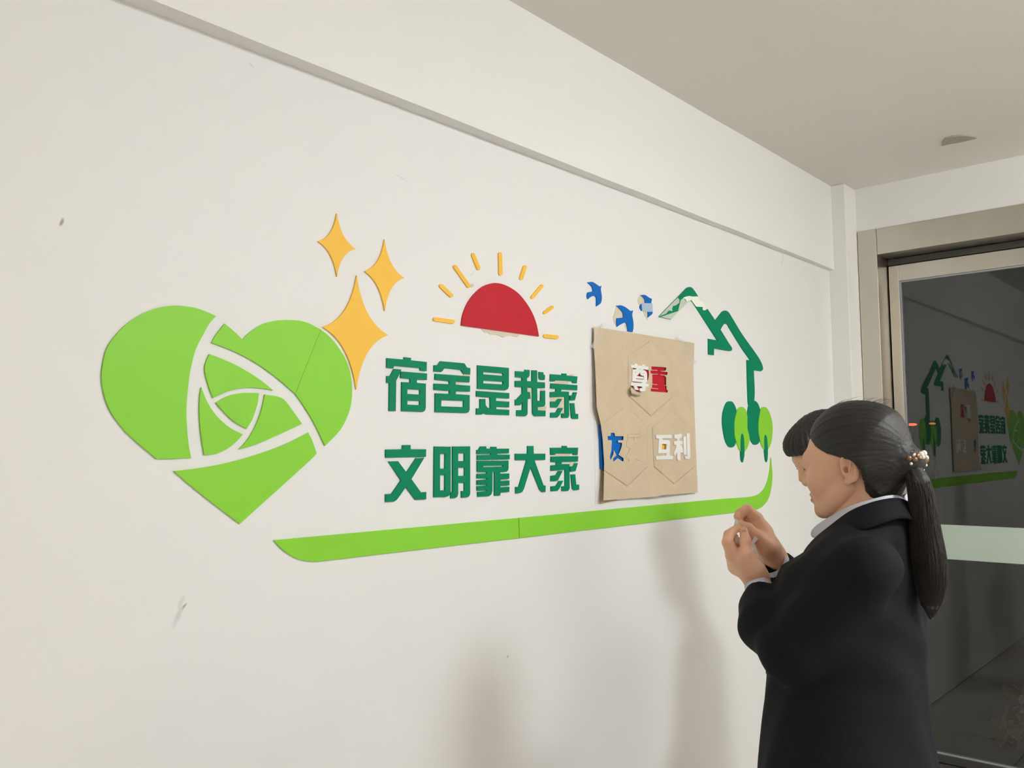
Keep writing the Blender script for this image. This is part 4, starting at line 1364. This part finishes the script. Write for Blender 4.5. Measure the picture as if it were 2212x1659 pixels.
jt = [(0.70, 0.205, 0.172, 0.0), (0.85, 0.200, 0.168, 0.0), (0.95, 0.185, 0.158, 0.0), (1.05, 0.172, 0.150, -0.005), (1.15, 0.176, 0.150, -0.008), (1.22, 0.186, 0.138, -0.014), (1.262, 0.188, 0.126, -0.028), (1.29, 0.185, 0.102, -0.050), (1.325, 0.160, 0.084, -0.068), (1.355, 0.110, 0.070, -0.080), (1.385, 0.072, 0.050, -0.095)]
f = Field((WX-0.36, WY-0.28, 0.68), (WX+0.36, WY+0.30, 1.43), 0.006)
torso(f, WX, WY, jt)
ES, EE = np.array((1.664, -1.062, 1.278)), at(1712, 1405, 1.690)
EM, EC = at(1654, 1342, 1.775), at(1640, 1276, 1.852)
f.chain([ES, EE, EM, EC], [0.060, 0.060, 0.054, 0.032], 0.03, 0.02)
RS, RE, RC = np.array((1.985, -1.000, 1.290)), at(1812, 1345, 2.03), at(1677, 1220, 1.942)
f.chain([RS, RE, RC], [0.066, 0.056, 0.036], 0.035, 0.02)
# folds of cloth
xx, yy, zz = f.x, f.y, f.z
f.d = f.d + (0.0028*np.sin(zz*62+xx*34+np.sin(yy*25)*1.3)*np.exp(-((zz-1.16)/0.10)**2) + 0.0016*np.sin(xx*70+zz*20+yy*40)).astype(np.float32)
# hollow out the neck opening
f.cap((WX, -0.965, 1.340), (WX, -0.86, 1.45), 0.050, 0.095, 0.01, op='s')
f.cap((WX, -1.008, 1.36), (WX, -1.00, 1.46), 0.056, 0.062, 0.008, op='s')
# cut the sleeve ends square
for a, b in ((EM, EC), (RE, RC)):
    dv = (b-a)/np.linalg.norm(b-a)
    c = b+dv*0.0
    w = f.window(b, 0.045)
    x, y, z = f.xyz(w)
    pl = ((x-c[0])*dv[0]+(y-c[1])*dv[1]+(z-c[2])*dv[2]).astype(np.float32)
    f.d[w] = np.maximum(f.d[w], pl)
Vq, Fq = f.mesh()
jacket = np_mesh('jacket', Vq, Fq, M['suit'], woman)
jacket['label'] = 'dark navy suit jacket'

def band(name, top, bot, material, parent, th=0.003):
    V = [tuple(p) for p in top]+[tuple(p) for p in bot]
    n_ = len(top)
    Fc = [(i, i+1, n_+i+1, n_+i) for i in range(n_-1)]
    o = link_mesh(name, V, Fc, material, parent, True)
    sb = o.modifiers.new('round', 'SUBSURF'); sb.levels = 2; sb.render_levels = 2
    sm_ = o.modifiers.new('thick', 'SOLIDIFY'); sm_.thickness = th; sm_.offset = 0
    return o
def mirror(pts): return [(2*WX-p[0], p[1], p[2]) for p in pts][::-1]
topc = [(WX, -1.080, 1.405)]+[tuple(at(*q)) for q in ((1926, 1068, 1.690), (1900, 1075, 1.692), (1850, 1088, 1.715), (1810, 1106, 1.755), (1786, 1121, 1.790), (1748, 1144, 1.845))]
botc = [(WX, -1.090, 1.390)]+[tuple(at(*q)) for q in ((1928, 1082, 1.682), (1890, 1090, 1.682), (1841, 1106, 1.700), (1814, 1126, 1.740), (1787, 1148, 1.775), (1755, 1170, 1.830))]
sc = band('shirt_collar', topc, botc, M['shirt'], woman)
sc['label'] = 'white and lilac shirt collar'
band('shirt_collar', mirror(topc), mirror(botc), M['shirt'], woman)
tj = [(WX, -1.094, 1.398)]+[tuple(at(*q)) for q in ((1932, 1074, 1.676), (1888, 1083, 1.676), (1841, 1101, 1.694), (1814, 1121, 1.733), (1787, 1143, 1.768), (1755, 1167, 1.826))]
jb = [(WX, -1.118, 1.340)]+[tuple(at(*q)) for q in ((1962, 1110, 1.660), (1905, 1132, 1.645), (1850, 1150, 1.655), (1815, 1166, 1.690), (1772, 1188, 1.740), (1722, 1213, 1.810))]
band('jacket_collar', tj, jb, M['suit'], jacket, 0.005)
band('jacket_collar', mirror(tj[:4]), mirror(jb[:4]), M['suit'], jacket, 0.005)
# shirt front panel under the chin
band('shirt_front', [(WX-0.055, -0.95, 1.335), (WX-0.03, -0.915, 1.32), (WX, -0.905, 1.315), (WX+0.03, -0.915, 1.32), (WX+0.055, -0.95, 1.335)], [(WX-0.04, -0.905, 1.20), (WX-0.02, -0.890, 1.19), (WX, -0.885, 1.19), (WX+0.02, -0.890, 1.19), (WX+0.04, -0.905, 1.20)], M['shirt'], woman)
# shirt cuffs
def cuff(a, b, r0, r1):
    dv = (b-a)/np.linalg.norm(b-a)
    u_ = np.cross(dv, (0, 0, 1)); u_ /= np.linalg.norm(u_); w_ = np.cross(dv, u_)
    V, Fc = [], []
    N_ = 28
    rings = [(a, r0), (b, r1), (b, r1-0.0025), (a, r0-0.0025)]
    for c, r in rings:
        for i in range(N_):
            t = 2*math.pi*i/N_
            V.append(c+r*(math.cos(t)*u_+math.sin(t)*w_))
    for k in range(4):
        for i in range(N_):
            Fc.append((k*N_+i, k*N_+(i+1) % N_, ((k+1) % 4)*N_+(i+1) % N_, ((k+1) % 4)*N_+i))
    o = link_mesh('shirt_cuff', V, Fc, M['shirt'], woman, True)
    return o
cuff(EC+(EM-EC)*0.15, EC+(L_(1085, 1560, 0)-EC)*0.45, 0.0305, 0.0295)
cuff(RC+(RE-RC)*0.10, RC-(RE-RC)/np.linalg.norm(RE-RC)*0.013, 0.0335, 0.0320)
for i in range(3):
    bm = bmesh.new(); bmesh.ops.create_cone(bm, cap_ends=True, segments=16, radius1=0.008, radius2=0.007, depth=0.004)
    me = bpy.data.meshes.new('button'); bm.to_mesh(me); bm.free(); me.materials.append(M['button'])
    o = bpy.data.objects.new('button', me); COL.objects.link(o)
    o.rotation_euler = (math.pi/2, 0, 0); o.location = (WX, WY+0.165+0.002*i, 1.02-0.09*i)
    o.parent = jacket; o.matrix_parent_inverse = jacket.matrix_world.inverted()

def trousers(cx, cy, parent, mt, ry=0.0):
    f = Field((cx-0.24, cy-0.22, 0.05), (cx+0.24, cy+0.22, 0.98), 0.010)
    for sx in (-1, 1):
        f.cap((cx+sx*0.088, cy, 0.84), (cx+sx*0.088, cy+0.01, 0.48), 0.092, 0.074, 0.03)
        f.cap((cx+sx*0.088, cy+0.01, 0.48), (cx+sx*0.088, cy-0.005, 0.13), 0.074, 0.066, 0.02)
    f.ell((cx, cy, 0.88), (0.168, 0.130, 0.11), 0.04)
    f.d = np.maximum(f.d, 0.085-f.z+0*f.x+0*f.y)
    v, q = f.mesh()
    return np_mesh('trousers', v, q, mt, parent)
def shoes(cx, cy, parent, face):
    Rz = Matrix.Rotation(face, 3, 'Z')
    for sx in (-1, 1):
        f = Field((-0.06, -0.11, 0.0), (0.06, 0.20, 0.13), 0.005)
        f.cap((0, -0.055, 0.040), (0, 0.06, 0.034), 0.034, 0.038, 0)
        f.ell((0, 0.10, 0.026), (0.042, 0.075, 0.026), 0.02)
        f.cap((0, -0.05, 0.05), (0, -0.04, 0.10), 0.036, 0.040, 0.02)
        f.d = np.maximum(f.d, 0.004-f.z+0*f.x+0*f.y)
        v, q = f.mesh()
        v = (v+np.array([sx*0.088, 0, -0.004])) @ np.array(Rz).T + np.array([cx, cy, 0])
        np_mesh('shoe', v, q, M['shoe'], parent)
trousers(WX, WY, woman, M['suit'])
shoes(WX, WY, woman, 0)

# small white letter piece in her fingers
def held(name, polys, depth, th, label):
    A = [conv(HZc, p) for p in polys]
    A = [[(x, -y) for x, y in p] for p in A]
    v, t = cdt_region(A, [])
    V, Fc = extrude_region(v, t, lambda p: tuple(at(p[0], -p[1], depth)), lambda p: tuple(at(p[0], -p[1], depth+th)))
    o = link_mesh(name, V, Fc, M['white_board'])
    tag(o, label, 'letter', 'loose white letters being fitted')
held('letter_piece', [[(690, 800), (740, 770), (800, 840), (975, 870), (1030, 770), (1090, 820), (1010, 912), (960, 925), (800, 925), (770, 912), (690, 862)], [(965, 900), (1035, 915), (1118, 1175), (1085, 1190), (1020, 1060)]], 1.884, 0.004, 'small white cross shaped letter held in the hands of the woman')
held('letter_strip', [[(735, 612), (755, 594), (808, 628), (796, 648)], [(672, 590), (700, 470), (752, 505), (742, 600)]], 1.890, 0.003, 'thin white strip pinched between the fingertips of the woman')

# ---- the second person behind her
PX_, PY_ = at(1856, 990, 2.62)[:2]
fx, fy = -0.735, 0.676
FA = math.atan2(-fx, fy)
man = empty('person', (PX_, PY_, 0))
tag(man, 'person with short black fringe hair standing behind the woman, face half hidden', 'person')
HC2 = Vector(at(1780, 977, 2.58))
MH2 = Matrix.Translation(HC2) @ Matrix.Rotation(math.radians(-6), 4, Vector((fwd[0], fwd[1], 0)).normalized()) @ Matrix.Rotation(FA, 4, 'Z') @ Matrix.Rotation(math.radians(-24), 4, 'X') @ Matrix.Scale(0.94, 4)
f = Field((-0.10, -0.135, -0.135), (0.10, 0.125, 0.135), 0.0032)
face_field(f)
Vh, Fh = f.mesh()
Vh = xf(MH2, Vh)
nb2 = Vector((PX_, PY_, HC2.z-0.215))
f = Field((PX_-0.22, PY_-0.22, HC2.z-0.30), (PX_+0.22, PY_+0.22, HC2.z+0.02), 0.006)
f.cap(MH2 @ Vector((0, -0.03, -0.045)), nb2, 0.055, 0.060, 0)
Vn, Fn = f.mesh()
f = Field((PX_-0.27, PY_-0.25, 0.02), (PX_+0.27, PY_+0.25, HC2.z-0.10), 0.014)
Rp = Matrix.Rotation(FA, 3, 'Z')
def loc(x, y, z): 
    v = Rp @ Vector((x, y, 0)); return (PX_+v.x, PY_+v.y, z)
for sx in (-1, 1):
    f.cap(loc(sx*0.09, 0, 0.86), loc(sx*0.09, 0, 0.48), 0.075, 0.055, 0.03)
    f.cap(loc(sx*0.09, 0, 0.48), loc(sx*0.09, 0, 0.08), 0.05, 0.036, 0.03)
    f.cap(loc(sx*0.09, -0.02, 0.055), loc(sx*0.09, 0.13, 0.045), 0.034, 0.028, 0.03)
    # arms hanging, hands folded in front
    f.cap(loc(sx*0.13, 0, 1.22), loc(sx*0.165, -0.01, 1.00), 0.038, 0.036, 0.03)
    f.cap(loc(sx*0.165, -0.01, 1.00), loc(sx*0.06, 0.17, 0.92), 0.036, 0.026, 0.02)
    f.cap(loc(sx*0.06, 0.17, 0.92), loc(sx*0.01, 0.19, 0.88), 0.026, 0.02, 0.01)
f.ell((PX_, PY_, 0.92), (0.115, 0.13, 0.13), 0.05)
f.ell((PX_, PY_, 1.13), (0.10, 0.12, 0.22), 0.08)
Vb, Fb = f.mesh()
V, Fq = join_vf([(Vh, Fh), (Vn, Fn), (Vb, Fb)])
np_mesh('body', V, Fq, M['skin'], man)
eye_parts(MH2, man)
f = Field((-0.115, -0.15, -0.125), (0.115, 0.125, 0.155), 0.0036)
f.ell((0, -0.016, 0.041), (0.085, 0.106, 0.087), 0)
f.ell((0, 0.045, 0.060), (0.070, 0.058, 0.045), 0.03)
f.cap((0, -0.06, 0.0), (0, -0.055, -0.06), 0.066, 0.050, 0.03)
hairline(f, [(-0.13, -0.06), (-0.07, -0.045), (-0.02, -0.045), (0.005, -0.005), (0.020, 0.030), (0.034, 0.066), (0.044, 0.110), (0.16, 0.13)], 0.01)
an = np.arctan2(f.x, f.y+0.02) + 0*f.z
f.d = f.d + (0.0016*np.sin(an*40+f.z*40)+0.001*np.sin(an*83)).astype(np.float32)
Vq, Fq = f.mesh()
h2 = np_mesh('hair', xf(MH2, Vq), Fq, M['hair'], man)
h2['label'] = 'short black hair with a fringe'
f = Field((PX_-0.36, PY_-0.36, 0.70), (PX_+0.36, PY_+0.36, HC2.z-0.05), 0.009)
zt = HC2.z-0.185
jt2 = [(0.72, 0.150, 0.165, 0), (0.9, 0.145, 0.160, 0), (1.05, 0.136, 0.150, 0), (zt-0.16, 0.136, 0.148, 0), (zt-0.07, 0.122, 0.130, 0), (zt-0.03, 0.090, 0.095, 0), (zt, 0.065, 0.066, 0)]
torso(f, PX_, PY_, jt2)
for sx in (-1, 1):
    f.chain([loc(sx*0.130, 0, zt-0.11), loc(sx*0.165, -0.01, 1.00), loc(sx*0.07, 0.14, 0.93)], [0.055, 0.048, 0.034], 0.04, 0.02)
f.d = f.d + (0.002*np.sin(f.x*60+f.z*40)*np.sin(f.y*50+f.z*20)).astype(np.float32)
Vq, Fq = f.mesh()
np_mesh('jacket', Vq, Fq, M['suit'], man)
trousers(PX_, PY_, man, M['suit'])
shoes(PX_, PY_, man, FA)

# ------------------------------------------------------------------ leafy clump made up for a dim brown patch behind the lower glass
sh_c = np.array((5.02, -0.78, 0.0))
added_shrub = empty('added_shrub', (sh_c[0], sh_c[1], -0.02))
tag(added_shrub, 'made-up leafy clump in place of a dim brown patch behind the lower glass', 'added_shrub')
M['leaf'] = mat('brown_leaf', (0.13, 0.085, 0.035, 1), 0.6, noise=(4, 0.5))
leaf_me = None
for i in range(230):
    th, ph, rr_ = rng.uniform(0, 2*math.pi), rng.uniform(0.0, 1.45), rng.uniform(0.55, 1.0)
    p = Vector((sh_c[0]+0.30*rr_*math.cos(th)*math.cos(ph), sh_c[1]+0.34*rr_*math.sin(th)*math.cos(ph), 0.03+0.34*rr_*math.sin(ph)))
    if leaf_me is None:
        vl = [(0, 0, 0), (0.016, 0.022, 0.004), (0.02, 0.05, 0.002), (0, 0.085, -0.008), (-0.02, 0.05, 0.002), (-0.016, 0.022, 0.004), (0, 0.045, -0.004)]
        fl_ = [(0, 1, 6), (1, 2, 6), (2, 3, 6), (3, 4, 6), (4, 5, 6), (5, 0, 6)]
        o = link_mesh('leaf', vl, fl_, M['leaf'], None)
        leaf_me = o.data
    else:
        o = bpy.data.objects.new('leaf', leaf_me)
        COL.objects.link(o)
    o.matrix_world = Matrix.Translation(p) @ Matrix.Rotation(th, 4, 'Z') @ Matrix.Rotation(rng.uniform(-0.6, 1.2), 4, 'X') @ Matrix.Rotation(rng.uniform(-1, 1), 4, 'Y') @ Matrix.Scale(rng.uniform(0.8, 1.5), 4)
    mw = o.matrix_world.copy()
    o.parent = added_shrub
    o.matrix_parent_inverse = added_shrub.matrix_world.inverted()
curves = []
for i in range(9):
    th = i*0.7
    curves.append([np.array((sh_c[0], sh_c[1], -0.02))+np.array((math.cos(th)*0.2*t, math.sin(th)*0.2*t, 0.28*t)) for t in np.linspace(0, 1, 5)])
tubes('stem', curves, [0.008]*9, 5, M['outside'], added_shrub)
